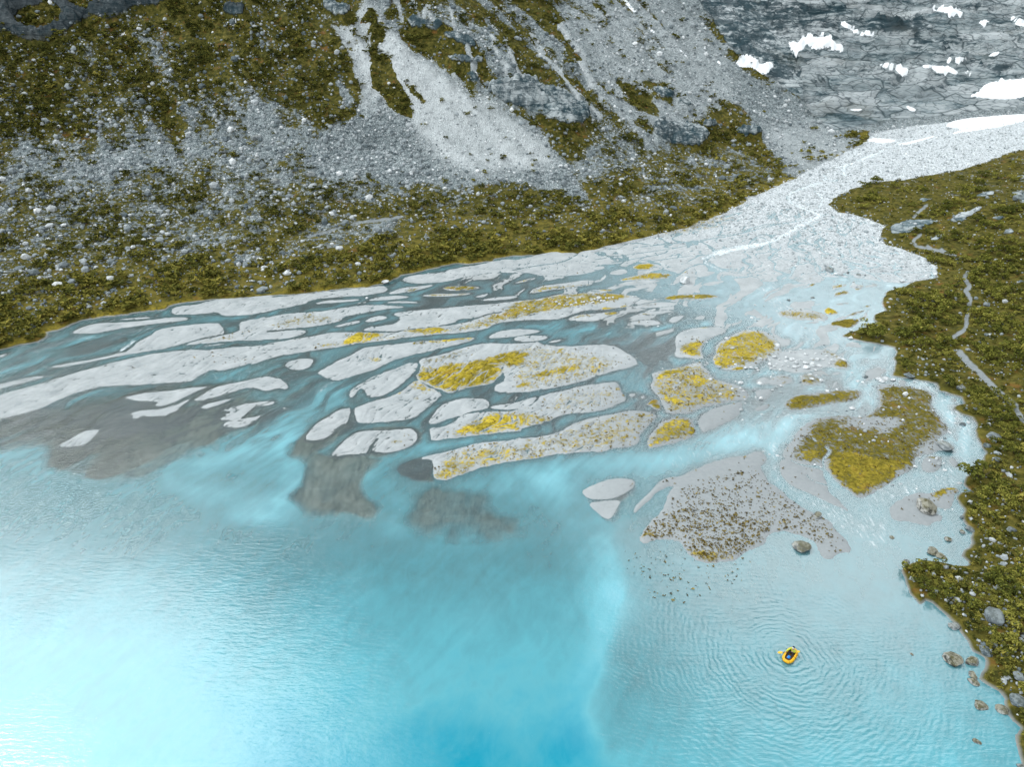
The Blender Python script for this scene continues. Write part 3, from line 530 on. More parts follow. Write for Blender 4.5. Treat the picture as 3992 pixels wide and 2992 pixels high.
for w, hw, pts in [('J',14,[(1170,230),(1230,370),(1310,540)]),('J',12,[(1260,250),(1330,390),(1400,520)]),('J',20,[(1650,160),(1750,360),(1830,520),(1930,700)]),('J',14,[(1430,220),(1560,400),(1700,570),(1830,700),(1900,760)]),('J',10,[(400,240),(390,330),(360,420)]),('J',12,[(740,40),(770,150)]),('J',16,[(900,60),(960,180),(1050,350),(1100,480)]),('J',12,[(560,0),(620,160)]),
                   ('J',10,[(950,480),(1050,590)]),('J',12,[(1750,700),(1560,600),(1500,540)]),('J',9,[(740,20),(830,160)]),('J',9,[(640,-10),(740,150)])]:
    C = chaikin(T(w, pts), 2, False); hp = hw / 1.658 * .554; ix = pidx(C, 30); ix = ix[leftm[ix]]
    k = 1 - ss(hp * .4, hp * 1.5, dist_line(wx[ix], wy[ix], C)); ROCK[ix] = np.maximum(ROCK[ix], .97 * k); FINE[ix] = np.maximum(FINE[ix], .8 * k)
for w, val, soft, pts in [('J',.85,25,[(60,70),(400,10),(520,180),(640,290),(870,470),(1230,700),(1560,900),(1640,1080),(1000,1130),(800,1000),(640,800),(600,700),(300,700),(340,620),(260,340),(200,240)]),
                          ('J',.35,40,[(1600,0),(1800,360),(2000,800),(2300,1000),(2900,600),(2400,0)]),('L',.45,24,[(640,-40),(1300,130),(1200,220),(870,385)])]: paint(FINE, leftm, w, val, soft, pts)
ROCK = np.where(is_left, np.clip(ROCK + .42 * stk * ss(60, 110, dL + .3 * np.maximum(upq - 120, 0)) * (1 - np.abs(2 * ROCK - 1)) * 2, 0, 1), ROCK)
for w, val, soft, pts in [('J',1,5,[(1150,565),(1300,548),(1400,525),(1480,560),(1500,600),(1640,615),(1730,690),(1800,715),(1812,790),(1770,825),(1640,830),(1500,760),(1370,720),(1240,690),(1190,640)]),
                          ('J',.9,5,[(650,130),(760,170),(860,178),(885,215),(780,215),(660,205)]),('J',.8,6,[(840,240),(1000,250),(1100,290),(1080,330),(930,300)]),('J',.8,6,[(860,385),(1130,390),(1130,440),(960,440)]),('J',.8,5,[(1630,440),(1780,445),(1760,470),(1640,470)]),
                          ('J',.9,5,[(90,45),(160,30),(290,80),(270,110),(200,140),(120,120)]),('J',.6,6,[(1020,480),(1120,500),(1110,590),(1040,560)]),('J',.5,6,[(1790,600),(1870,600),(1860,650)]),
                          ('I',1,10,[(-200,-150),(1060,-60),(1090,30),(980,70),(860,80),(740,140),(700,160),(600,120),(560,170),(460,200),(400,230),(330,290),(200,300),(120,270),(60,240),(0,255),(-200,300)]),
                          ('I',0,8,[(100,140),(160,90),(300,30),(390,70),(400,130),(370,200),(260,230),(160,220)]),('I',0,8,[(400,-10),(700,-10),(690,30),(620,45),(560,90),(470,70)]),('I',0,8,[(850,-40),(1100,-40),(1090,20),(930,35)]),
                          ('I',.9,5,[(1440,60),(1600,55),(1570,120),(1500,130),(1440,115)]),
                          ('L',.95,5,[(60,80),(160,75),(340,100),(400,150),(380,170),(300,210),(180,190),(100,170)]),('L',.9,5,[(340,60),(440,60),(440,90),(350,92)]),('L',.9,5,[(520,110),(620,85),(690,95),(700,130),(600,150)]),
                          ('K',1,7,[(150,-200),(290,0),(440,180),(545,345),(700,455),(830,535),(1000,655),(1250,800),(1700,800),(1700,-200)]),('K',.8,8,[(30,510),(180,540),(200,590),(90,585)]),('K',.6,10,[(200,560),(300,600),(280,650),(200,630)])]: paint(CLIF, leftm, w, val, soft, pts, .6)
for w, val, soft, pts in [('L',.9,6,[(1440,640),(1560,600),(1750,610),(1640,660),(1500,700),(1420,690)]),('L',.9,6,[(1760,600),(1960,530),(1980,550),(1800,640)]),('L',.9,6,[(2120,450),(2212,430),(2300,520),(2180,510)]),('L',.8,5,[(1930,460),(2050,430),(2040,470),(1950,480)]),('L',.7,5,[(1640,720),(1700,690),(1760,700),(1680,740)]),('L',.7,5,[(2000,600),(2100,570),(2090,610)]),('L',.8,6,[(2140,370),(2230,340),(2220,390)]),
                          ('L',.7,5,[(2050,690),(2140,650),(2150,700)]),('L',.7,5,[(1580,490),(1700,470),(1640,520)]),('D',.6,5,[(1560,150),(1700,110),(1720,130),(1600,170)]),('D',.6,5,[(1860,70),(1990,50),(1960,90)])]: paint(CLIF, is_right, w, val, soft, pts, .6)
CLIF = CLIF.astype(np.float32)
DARK = np.zeros(GX.shape, np.float32); allm = np.ones(GX.shape, bool)      # rock blackened by water and lichen, with relief shading put into its colour
DARK = np.where(is_left, .6, np.where(is_head, .1, DARK)).astype(np.float32)
for w, val, soft, pts in [('I',.95,20,[(-300,-300),(1700,-300),(1700,160),(1000,90),(700,200),(300,330),(-300,330)]),('J',.6,20,[(0,-40),(900,-40),(900,240),(0,240)]),('J',.5,14,[(1140,540),(1480,540),(1780,700),(1820,800),(1700,840),(1400,740),(1180,650)]),
                          ('K',.62,48,[(290,-100),(900,-100),(1150,60),(1240,150),(1100,210),(880,210),(800,270),(820,430),(700,440),(560,340),(420,170)]),('K',.40,40,[(900,-100),(2300,-100),(2300,70),(1900,40),(1650,60),(1600,160),(1640,290),(1500,300),(1230,200),(1100,60)]),('K',.85,9,[(1370,60),(1500,70),(1530,170),(1480,190),(1380,170)]),('K',.8,10,[(1560,70),(1640,80),(1640,300),(1580,310)]),('K',.6,16,[(1640,190),(1960,150),(1970,300),(1700,310)]),('K',.75,5,[(1880,380),(1920,360),(2140,350),(2150,410),(2000,400)]),('K',.45,14,[(760,470),(960,500),(1330,600),(1330,640),(900,560)]),('K',.5,12,[(1250,380),(1420,390),(1400,430),(1270,420)]),('K',.55,10,[(1700,480),(1800,480),(1800,520),(1700,525)])]: paint(DARK, allm, w, val, soft, pts, 2.0)
HEADF = ss(-4, 4, hH - np.maximum(hL, hR)).astype(np.float32)
paint(HEADF, allm, 'K', 1, 14, [(150,-200),(290,0),(440,180),(545,345),(700,455),(830,535),(1000,655),(1250,800),(1700,800),(2600,800),(2600,-200)])
FINE = np.clip(FINE * (1.02 + .8 * stk), 0, 1)
# outcrops stand proud of the slope and are broken into buttresses
oc = np.where(is_left | is_right, CLIF, 0)
Z += oc * np.where(is_left, 2.4 + 1.1 * (1 - 2 * np.abs(fbm(ul / 3.2, vl / 12, 4, 95))) + .8 * fbm(ul / 1.2, vl / 2.5, 3, 98), .5 + .5 * fbm(GX / 3, GY / 3, 3, 96))
# footpath
PATH = np.full(GX.shape, -9, np.float32)
for hw, w, pts in [(17,'D',[(1725,250),(1690,300),(1735,345),(1745,380),(1700,400),(1735,440),(1755,490),(1735,530),(1745,560),(1715,640),(1715,715),(1690,755),(1610,795),(1585,830)]),
                   (25,'D',[(1655,935),(1720,1015),(1800,1085),(1880,1165),(1960,1250),(2060,1335),(2140,1390),(2150,1460),(2260,1560)]),
                   (12,'D',[(1380,20),(1440,60)]),(14,'D',[(1500,50),(1560,85),(1620,100)]),(8,'L',[(1650,520),(1600,560),(1575,590)]),(8,'L',[(1615,690),(1570,720),(1585,755),(1640,765),(1690,775),(1790,800)]),
                   (8,'J',[(0,1530),(150,1490),(300,1440),(450,1425),(600,1400)])]:
    C = chaikin(T(w, pts), 2, False); hp = hw / WIN[w][2] * .554; ix = pidx(C, 30); ix = ix[onhill[ix] | (dout[ix] > -3)]
    PATH[ix] = np.maximum(PATH[ix], hp - dist_line(PX[ix], PY[ix], C) + 2.5 * fbm(GX[ix] / 1.2, GY[ix] / 1.2, 3, 97))
Z -= .12 * ss(-2, 2, PATH)

# ------------------------------------------------------------------ lookup of the finished surface
ZG = Z.reshape(NR, NA)
def grid_at(A, x, y):
    r = np.hypot(x, y); a = np.arctan2(x, y)
    fi = np.clip(np.interp(r, rr, np.arange(NR)), 0, NR - 1.001); fj = np.clip((a - aa[0]) / (aa[1] - aa[0]), 0, NA - 1.001)
    i = fi.astype(int); j = fj.astype(int); u = fi - i; v = fj - j
    A = A.reshape(NR, NA)
    return (A[i, j] * (1 - u) + A[i + 1, j] * u) * (1 - v) + (A[i, j + 1] * (1 - u) + A[i + 1, j + 1] * u) * v
def hit(P):
    """where the sight lines through points of the photo's frame meet the ground"""
    P = np.atleast_2d(np.asarray(P, float)); out = np.zeros((len(P), 3))
    ts = np.geomspace(25, 900, 2200)
    for k, (px, py) in enumerate(P):
        d = np.array([px - PW / 2, FPX * CP + (PH / 2 - py) * SP, -FPX * SP + (PH / 2 - py) * CP]); d /= math.hypot(d[0], d[1])
        z = CAM_H + d[2] * ts; g = grid_at(Z, d[0] * ts, d[1] * ts)
        b = np.nonzero(z <= g)[0]; i = b[0] if len(b) else len(ts) - 1
        t = ts[i]; out[k] = d[0] * t, d[1] * t, g[i]
    return out
# ------------------------------------------------------------------ light: bright overcast with a few blue gaps
SUN_EL, SUN_AZ = R(52), R(-62)          # from the left, a little ahead of the viewer
w = NT('World', True); S.world = w.m
sky = w.n('TexSky', sky_type='NISHITA'); sky.sun_disc = False; sky.sun_elevation = SUN_EL; sky.sun_rotation = SUN_AZ
sky.altitude = 400; sky.air_density = 1.0; sky.dust_density = 0.6
dirv = w.n('TexCoord').outputs['Generated']
def dotn(v): 
    o = w.n('VectorMath', operation='DOT_PRODUCT'); w.put(o.inputs[0], dirv); o.inputs[1].default_value = v; return o.outputs['Value']
def azel(a, e): return (math.sin(R(a)) * math.cos(R(e)), math.cos(R(a)) * math.cos(R(e)), math.sin(R(e)))
cn = w.noise(2.3, w.map(dirv, sc=(1, 1, 1.6)), 6, .6); cn2 = w.noise(6, w.map(dirv, sc=(1, 1, 1.6)), 5, .6)
jit = w.math('MULTIPLY_ADD', cn, .34, -.17); jit2 = w.math('MULTIPLY_ADD', cn2, .10, -.05); jit = w.math('ADD', jit, jit2)
# a bank of bright cloud to the left above the mountain, one to the right over the valley side, veil behind
def refl(px, py):
    d = np.array([px - PW / 2, FPX * CP + (PH / 2 - py) * SP, FPX * SP - (PH / 2 - py) * CP]); return d / np.linalg.norm(d)   # sky direction mirrored in flat water there
def edge_plane(a, b, inside):
    n = np.cross(refl(*a), refl(*b)); n /= np.linalg.norm(n); return tuple(n * np.sign(n @ refl(*inside)))
IN_ = (120, 1450)
e1 = dotn(edge_plane((0, 1118), (380, 1195), IN_)); e2 = dotn(edge_plane((380, 1195), (740, 1490), IN_)); e3 = dotn(edge_plane((690, 1450), (830, 1660), IN_))
left = w.ramp(w.math('ADD', w.math('MINIMUM', w.math('MINIMUM', e1, e2), e3), w.math('MULTIPLY', jit, .09)), -.004, .014)
lfall = w.ramp(dotn(tuple(refl(240, 1260))), .895, .988)
right = w.ramp(w.math('ADD', dotn(tuple(refl(1800, 1130))), w.math('MULTIPLY', jit, .3)), .942, .994)
right2 = w.ramp(w.math('ADD', dotn(tuple(refl(1980, 820))), w.math('MULTIPLY', jit, .3)), .93, .99)
right = w.math('MULTIPLY', w.math('MAXIMUM', right, w.math('MULTIPLY', right2, .85)), .64)
back = w.ramp(w.math('ADD', dotn((0, -1, .12)), jit), -.15, .35)
cl = w.math('MAXIMUM', w.math('MULTIPLY', left, w.math('MULTIPLY_ADD', lfall, .84, .16)), right)
bg_sky = w.n('Background'); w.put(bg_sky.inputs[0], sky.outputs[0]); bg_sky.inputs[1].default_value = .05
bg_cl = w.n('Background'); bg_cl.inputs[0].default_value = (.93, .98, 1, 1); w.put(bg_cl.inputs[1], 9.5)
bg_bk = w.n('Background'); bg_bk.inputs[0].default_value = (.96, .98, 1, 1); bg_bk.inputs[1].default_value = .55
m1 = w.n('MixShader'); w.put(m1.inputs[0], back); w.t.links.new(bg_sky.outputs[0], m1.inputs[1]); w.t.links.new(bg_bk.outputs[0], m1.inputs[2])
m2 = w.n('MixShader'); w.put(m2.inputs[0], cl); w.t.links.new(m1.outputs[0], m2.inputs[1]); w.t.links.new(bg_cl.outputs[0], m2.inputs[2])
w.t.links.new(m2.outputs[0], w.out.inputs['Surface'])
sun = bpy.data.lights.new('sun', 'SUN'); sun.energy = 1.2; sun.angle = R(12); sun.color = (1, .96, .9)
so = bpy.data.objects.new('sun', sun); COL.objects.link(so)
sd = Vector((math.sin(SUN_AZ) * math.cos(SUN_EL), math.cos(SUN_AZ) * math.cos(SUN_EL), math.sin(SUN_EL)))
so.rotation_euler = (-sd).to_track_quat('-Z', 'Y').to_euler(); so.location = (-60, 40, 200)
S.view_settings.view_transform = 'Standard'; S.view_settings.look = 'None'; S.view_settings.gamma = 1
S.view_settings.exposure = -0.30
S.cycles.transparent_max_bounces = 12; S.cycles.max_bounces = 6; S.cycles.caustics_reflective = False
S.cycles.use_denoising = True

# ------------------------------------------------------------------ ground material
g = NT('valley_ground')
lnd, mos, yel, rock, fine, clif, path, hil, head = [g.attr(k) for k in ('lnd', 'moss', 'yel', 'rock', 'fine', 'clif', 'path', 'hil', 'head')]
n_big = g.noise(.05, None, 5); n_mid = g.noise(.35, None, 5, .6); n_sm = g.noise(2.2, None, 4, .65); n_tiny = g.noise(9, None, 3, .7)
# river gravel
grav = g.cramp(n_sm, [(.25, (.335, .365, .375)), (.5, (.365, .395, .405)), (.78, (.395, .425, .435))])
grav = g.mix(g.ramp(n_mid, .48, .70), grav, (.43, .46, .468)); grav = g.mix(g.math('MULTIPLY', g.ramp(n_mid, .46, .34), .6), grav, (.27, .305, .315))
grav = g.mix(g.math('MULTIPLY', g.ramp(g.noise(1.3, None, 6, .75), .60, .70), .35), grav, (.20, .215, .20))
peb = g.voro(3.2); pebv = g.n('SeparateColor'); g.put(pebv.inputs[0], peb)
coarse = g.math('MULTIPLY', g.attr('coarse'), 1)
cob = g.mix(pebv.outputs[0], (.33, .37, .39), (.74, .785, .81))
grav = g.mix(g.math('MULTIPLY', coarse, g.ramp(n_sm, .3, .6)), grav, cob)
grav = g.mix(g.attr('grey'), grav, g.mix(n_sm, (.22, .245, .255), (.33, .355, .365)))
wet = g.ramp(lnd, .14, -.02)
grav = g.mix(g.math('MULTIPLY', wet, .36), grav, (.19, .20, .19))
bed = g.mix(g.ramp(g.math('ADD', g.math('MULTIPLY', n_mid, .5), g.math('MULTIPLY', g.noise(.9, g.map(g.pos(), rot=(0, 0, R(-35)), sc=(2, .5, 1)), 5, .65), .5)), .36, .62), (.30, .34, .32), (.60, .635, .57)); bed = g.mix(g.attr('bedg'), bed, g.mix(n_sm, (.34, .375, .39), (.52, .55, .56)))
bed = g.mix(g.math('MULTIPLY', g.attr('bedd'), .7), bed, g.mix(n_mid, (.06, .085, .085), (.20, .21, .17)))  # left bed darkened: silt tone plus the mountain's reflection put into its colour
bed = g.mix(g.math('MULTIPLY', g.ramp(hil, -2.2, -.1), .8), bed, (.10, .105, .06))
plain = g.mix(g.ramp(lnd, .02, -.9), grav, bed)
# moss cover
mth = g.math('SUBTRACT', 1.0, mos)
mnoise = g.math('ADD', g.math('MULTIPLY', n_sm, .5), g.math('MULTIPLY', g.noise(.8, None, 6, .75), .5))
mcov = g.ramp(g.math('SUBTRACT', mnoise, g.math('MULTIPLY_ADD', mth, .42, .30)), -.05, .11)
mcov = g.math('MULTIPLY', mcov, g.ramp(mos, .02, .12)); mcov = g.math('MULTIPLY', mcov, g.ramp(lnd, -.02, .25))
olive = g.cramp(n_sm, [(.3, (.030, .030, .008)), (.5, (.095, .085, .014)), (.72, (.20, .16, .025))])
yellow = g.cramp(n_sm, [(.28, (.16, .13, .02)), (.5, (.50, .385, .035)), (.75, (.74, .58, .10))])
mcol = g.mix(g.math('MULTIPLY', g.math('POWER', yel, 1.3), g.math('MULTIPLY_ADD', g.ramp(n_mid, .36, .60), .6, .4)), olive, yellow)
mcol = g.mix(g.math('MULTIPLY', g.ramp(n_mid, .55, .72), .5), mcol, (.20, .10, .025))
plain = g.mix(mcov, plain, mcol)
# vegetated slope
veg = g.cramp(g.noise(.9, None, 6, .68), [(.28, (.015, .019, .006)), (.44, (.044, .046, .010)), (.56, (.092, .084, .018)), (.70, (.19, .155, .045))])
veg = g.mix(g.ramp(n_mid, .56, .74), veg, (.155, .080, .022))
veg = g.mix(g.math('MULTIPLY', g.ramp(n_big, .5, .7), .35), veg, (.05, .055, .014))
veg = g.mix(g.math('MULTIPLY', g.attr('gold'), g.ramp(g.noise(.5, None, 5, .65), .40, .62)), veg, g.mix(n_sm, (.085, .075, .016), (.24, .195, .035)))
rim = g.math('MULTIPLY', g.ramp(hil, 2.6, .2), g.attr('rim'))                                     # yellow sedge fringe along the water
veg = g.mix(g.math('MULTIPLY', rim, g.ramp(n_sm, .35, .6)), veg, (.40, .31, .035))
# stones: cells of different greys
c1 = g.n('SeparateColor'); g.put(c1.inputs[0], g.voro(.75)); c2 = g.n('SeparateColor'); g.put(c2.inputs[0], g.voro(2.0))
stone = g.mix(c1.outputs[0], (.10, .135, .145), (.42, .485, .50)); stone2 = g.mix(c2.outputs[1], (.10, .14, .15), (.56, .62, .635))
stone = g.mix(g.math('MULTIPLY_ADD', c2.outputs[0], .6, .2), stone, stone2)
edge1 = g.voro(.75, None, 'DISTANCE_TO_EDGE', 'Distance'); edge2 = g.voro(2.0, None, 'DISTANCE_TO_EDGE', 'Distance')
stone = g.mix(g.math('MULTIPLY', fine, .75), stone, g.mix(n_sm, (.54, .595, .615), (.80, .84, .85)))
crev = g.math('MULTIPLY', g.ramp(edge2, .10, .0), g.math('SUBTRACT', .8, g.math('MULTIPLY', fine, .5)))
stone = g.mix(crev, stone, (.07, .08, .085))
rn = g.math('ADD', g.math('ADD', g.math('MULTIPLY', n_mid, .36), g.math('MULTIPLY', g.noise(.12, None, 5, .6), .32)), g.math('MULTIPLY', g.noise(1.1, None, 5, .75), .36))
rn = g.math('ADD', rn, -.02)
rcov = g.ramp(g.math('SUBTRACT', rn, g.math('MULTIPLY_ADD', rock, -.48, .72)), -.025, .04)
slope = g.mix(rcov, veg, stone)
# bedrock: pale slabs; dark water stains and seams also stand in for relief shading
dark = g.attr('dark')
wv = g.n('VectorMath', operation='ADD'); g.put(wv.inputs[0], g.pos()); wo = g.n('VectorMath', operation='SCALE'); g.put(wo.inputs[0], g.noise(.06, None, 3, .6, 0, True)); wo.inputs['Scale'].default_value = 5; g.put(wv.inputs[1], wo.outputs[0]); wp = wv.outputs[0]
strata = g.noise(1.0, g.map(wp, rot=(0, R(14), R(20)), sc=(.022, .05, .24)), 9, .78)
strat2 = g.noise(1.0, g.map(wp, rot=(0, R(-10), R(-25)), sc=(.10, .16, .7)), 8, .78)
vert = g.noise(1.0, g.map(wp, sc=(.55, .55, .06)), 5, .65)
blot = g.noise(.045, None, 6, .68)
strata = g.mix(head, g.mix(.85, strata, vert), strata)
sv_ = g.math('ADD', g.math('MULTIPLY', strata, .62), g.math('MULTIPLY', strat2, .38))
bedr = g.cramp(sv_, [(.385, (.014, .038, .050)), (.45, (.12, .175, .195)), (.505, (.33, .385, .40)), (.60, (.55, .60, .615))])
fr1 = g.voro(.11, g.map(wp, rot=(0, R(10), R(18)), sc=(.55, 1, 2.4)), 'DISTANCE_TO_EDGE', 'Distance'); fr2 = g.voro(.33, g.map(wp, rot=(0, R(-6), R(-12)), sc=(.5, 1, 2.2)), 'DISTANCE_TO_EDGE', 'Distance')
c3 = g.n('SeparateColor'); g.put(c3.inputs[0], g.voro(.11, g.map(wp, rot=(0, R(10), R(18)), sc=(.55, 1, 2.4))))
bedr = g.mix(g.math('MULTIPLY', g.ramp(c3.outputs[0], .3, .9), .6), bedr, (.60, .645, .66)); bedr = g.mix(g.math('MULTIPLY', g.ramp(c3.outputs[1], .5, 1.0), .35), bedr, (.16, .20, .21))
bedr = g.mix(g.math('MULTIPLY', g.math('MAXIMUM', g.ramp(fr1, .05, .0), g.math('MULTIPLY', g.ramp(fr2, .07, .0), .7)), .8), bedr, (.03, .055, .065))
dark_k = g.math('ADD', g.math('MULTIPLY', g.math('SUBTRACT', g.math('ADD', g.math('MULTIPLY', vert, .45), g.math('MULTIPLY', blot, .55)), .5), 2.2), g.math('MULTIPLY_ADD', dark, 1.15, -.22))
dark_k = g.math('ADD', dark_k, g.math('MULTIPLY', g.math('SUBTRACT', sv_, .5), -4.6))
bedr = g.mix(g.math('MULTIPLY', g.ramp(dark_k, .16, .62), .86), bedr, g.mix(g.ramp(dark, .72, .98), g.mix(strat2, (.004, .014, .020), (.050, .095, .115)), g.mix(strat2, (.002, .006, .009), (.014, .026, .032))))
bedr = g.mix(g.math('MULTIPLY', g.ramp(n_big, .57, .70), g.math('MULTIPLY_ADD', head, -.35, .6)), bedr, (.085, .070, .028))
ccov = g.ramp(g.math('ADD', clif, g.math('MULTIPLY_ADD', n_mid, .5, -.25)), .42, .58)
slope = g.mix(ccov, slope, bedr)
col = g.mix(g.ramp(hil, -.1, .35), plain, slope)
pth = g.math('MULTIPLY', g.ramp(path, -1.5, 1.5), .9)
col = g.mix(pth, col, g.mix(n_sm, (.17, .20, .22), (.33, .36, .375)))
hgt = g.math('ADD', g.math('MULTIPLY', n_tiny, g.math('MULTIPLY_ADD', g.ramp(hil, -.1, .4), .025, .003)), g.math('MULTIPLY', n_sm, g.math('MULTIPLY_ADD', g.math('MAXIMUM', g.ramp(hil, -.1, .4), coarse), .16, .010)))
hgt = g.math('ADD', hgt, g.math('MULTIPLY', g.math('MULTIPLY', g.ramp(edge2, 0, .3), g.math('MULTIPLY', rcov, g.ramp(hil, -.1, .35))), .30))
hgt = g.math('ADD', hgt, g.math('MULTIPLY', g.math('MULTIPLY', sv_, ccov), 2.2))
hgt = g.math('ADD', hgt, g.math('MULTIPLY', mcov, g.math('MULTIPLY', g.noise(3.5, None, 3, .6), .16)))
nb = g.bump(hgt, .8, 1.0)
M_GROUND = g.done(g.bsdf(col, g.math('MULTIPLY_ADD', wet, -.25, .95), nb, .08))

HDIST = np.maximum(dout, np.where(is_head, dH, -9)).astype(np.float32)
COARSE = (ss(140, 195, upq) * .9 + .25 * ss(125, 150, upq)).astype(np.float32)
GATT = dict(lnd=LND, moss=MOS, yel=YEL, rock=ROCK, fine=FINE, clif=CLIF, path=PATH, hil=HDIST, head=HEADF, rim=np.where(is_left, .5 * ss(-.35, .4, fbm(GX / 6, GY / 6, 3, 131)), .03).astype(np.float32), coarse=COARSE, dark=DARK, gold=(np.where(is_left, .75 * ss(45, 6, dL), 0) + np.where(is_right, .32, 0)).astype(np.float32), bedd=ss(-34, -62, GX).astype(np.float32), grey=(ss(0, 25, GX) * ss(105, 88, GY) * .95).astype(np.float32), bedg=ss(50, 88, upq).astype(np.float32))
VX = np.stack([GX, GY, Z], 1)
I0 = (np.arange(NR - 1)[:, None] * NA + np.arange(NA - 1)[None]).ravel()
QUADS = np.stack([I0, I0 + 1, I0 + NA + 1, I0 + NA], 1)
def submesh(name, sel, mat, V, att):
    q = QUADS[sel]; u, inv = np.unique(q, return_inverse=True)
    return mesh_np(name, V[u], inv.reshape(q.shape), mat, {k: a[u] for k, a in att.items()})
cls = np.where(PATH > 0, 4, np.where(is_head, 3, np.where(is_left, 1, np.where(is_right, 2, 0))))
qc = cls[I0]
for name, k, lab, cat in [('river_plain', 0, 'grey gravel river plain and lake bed with braided channels and mossy bars', 'river plain'),
                ('hillside', 1, 'boulder strewn mountainside with pale scree chutes and olive scrub', 'hillside'),
                ('riverbank', 2, 'mossy scrub covered bank along the right side of the river', 'riverbank'),
                ('rock_face', 3, 'bare ice polished grey bedrock slabs at the valley head', 'rock face'),
                ('footpath', 4, 'narrow grey footpath winding through the scrub', 'footpath')]:
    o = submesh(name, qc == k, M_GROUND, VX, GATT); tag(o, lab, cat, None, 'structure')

# ------------------------------------------------------------------ water
def fieldP(P, soft, pts_w, pts):                      # soft 0..1 inside an outline lying on the lake
    Q = chaikin(ground(T(pts_w, pts)), 2); return Q
wm = (LND < 1.2) & (dout < 3) & (dH < 25) & (rr[(np.arange(NR * NA) // NA)] < 420)
qm = wm[QUADS].any(1) & (np.minimum.reduce(LND[QUADS], 1) < .4) & (dout[QUADS].min(1) < 2) & (rr[I0 // NA] < 420)
depth = np.maximum(-LND, 0)
LPX, LPY = proj(GX, GY, ZF)
ks = ss(900, 1120, LPY)                                # how far out on the lake
TURB = .14 + .60 * (1 - np.exp(-np.maximum(depth - .2, 0) / 1.1)); TURB = TURB * (1 - ks) + ks * np.interp(LPY, [900, 1000, 1150, 1300, 1500, 1660], [.36, .44, .60, .74, .88, .97])
CYAN = (.30 + .30 * (1 - np.exp(-depth / 2.0))) * (1 - ks) + ks * np.interp(LPY + 40 * fbm(GX / 14, GY / 14, 3, 99), [900, 1150, 1290, 1420, 1660], [.46, .42, .60, .74, .80])
LITE = .13 * (1 - ks) + .14 * ss(100, 140, upq)
nz = fbm(GX / 7, GY / 7, 4, 101); nz2 = fbm(GX / 2.5, GY / 2.5, 3, 102)
def wfield(pts_w, pts, soft, wob=2.0):
    Q = chaikin(ground(T(pts_w, pts)), 2); ix = bbox_idx(Q, soft * 2 + 3)
    k = np.zeros(GX.shape, np.float32); k[ix] = ss(-soft, soft, sdf_poly(GX[ix], GY[ix], Q) + wob * nz[ix] * soft + .3 * nz2[ix]); return k
def wline(pts_w, pts, wid, soft):
    Q = chaikin(ground(T(pts_w, pts)), 2, False); ix = bbox_idx(Q, wid + soft * 2 + 2)
    k = np.zeros(GX.shape, np.float32); k[ix] = ss(soft, -soft, dist_line(GX[ix], GY[ix], Q) - wid + 1.2 * nz[ix] * soft); return k
left_half = ss(1420, 1250, LPX)
# right-hand shelf: pale grey shallows ending in a lobed edge
shelf = wfield('G', [(830,960),(880,1100),(930,1280),(960,1450),(955,1660),(900,1780),(830,2080),(760,2270),(640,2510),(620,2620),(680,2770),(760,2920),(800,3150),(3200,3500),(6500,3900),(6500,300),(2900,600),(2000,1000),(1200,900)], .8, .6)
TURB = TURB * (1 - shelf) + shelf * np.interp(LPY, [1000, 1300, 1658], [.5, .64, .86]); CYAN = CYAN * (1 - shelf) + shelf * np.interp(LPY, [1000, 1300, 1658], [.22, .35, .68])
for w_, pts, wid, soft, dt, dc, dl in [                 # plumes of bluer water leaving the channels
    ('F',[(640,100),(500,200),(250,450),(100,700),(200,950),(60,1060)],3.2,3,.2,.3,.3), ('E',[(2400,250),(1900,420),(1500,580),(1750,700),(2100,850),(2500,900)],2.6,2.5,.25,.35,.4), ('F',[(380,640),(400,780),(330,900),(150,1020),(0,1100)],1.8,2,.2,.3,.5),
    ('F',[(2211,450),(1800,500),(1450,540),(1150,680),(1000,800),(1050,950),(1200,1030),(1200,1250)],2.2,2.2,.2,.3,.35), ('G',[(2300,150),(1800,280),(1300,420),(700,500),(200,560),(-300,750),(-350,950)],4.2,4,.22,.3,.45), ('G',[(300,600),(600,900),(800,1150),(860,1400),(900,1700)],3,3.5,.3,.35,.4),
    ('O',[(880,150),(800,500),(700,900),(560,1150),(500,1400)],1.6,2.2,.2,.35,.5), ('P',[(1000,1900),(950,2200),(1050,2500)],5,6,.1,.2,.3),
    ('C',[(2300,600),(1900,680),(1500,710),(1000,760),(500,735),(0,705),(-500,840),(-1100,960),(-1700,1150)],1.5,2,.15,.25,.3), ('A',[(2400,500),(1900,560),(1300,640),(900,700),(500,730),(0,960)],1.3,1.5,.15,.25,.3), ('C',[(2211,430),(1800,280),(1640,170)],2,2,.1,.1,.6),
    ('B',[(1400,1040),(1000,1170),(600,1270),(100,1600)],1.8,1.8,.15,.25,.25), ('D',[(1000,700),(500,820),(200,780),(0,650)],3,3,.1,.1,.7)]:
    k = wline(w_, pts, wid, soft * .75) * (.6 + .4 * ss(-.3, .3, nz)); TURB += dt * .7 * k; CYAN += .40 * dc * k; LITE += .26 * dl * k
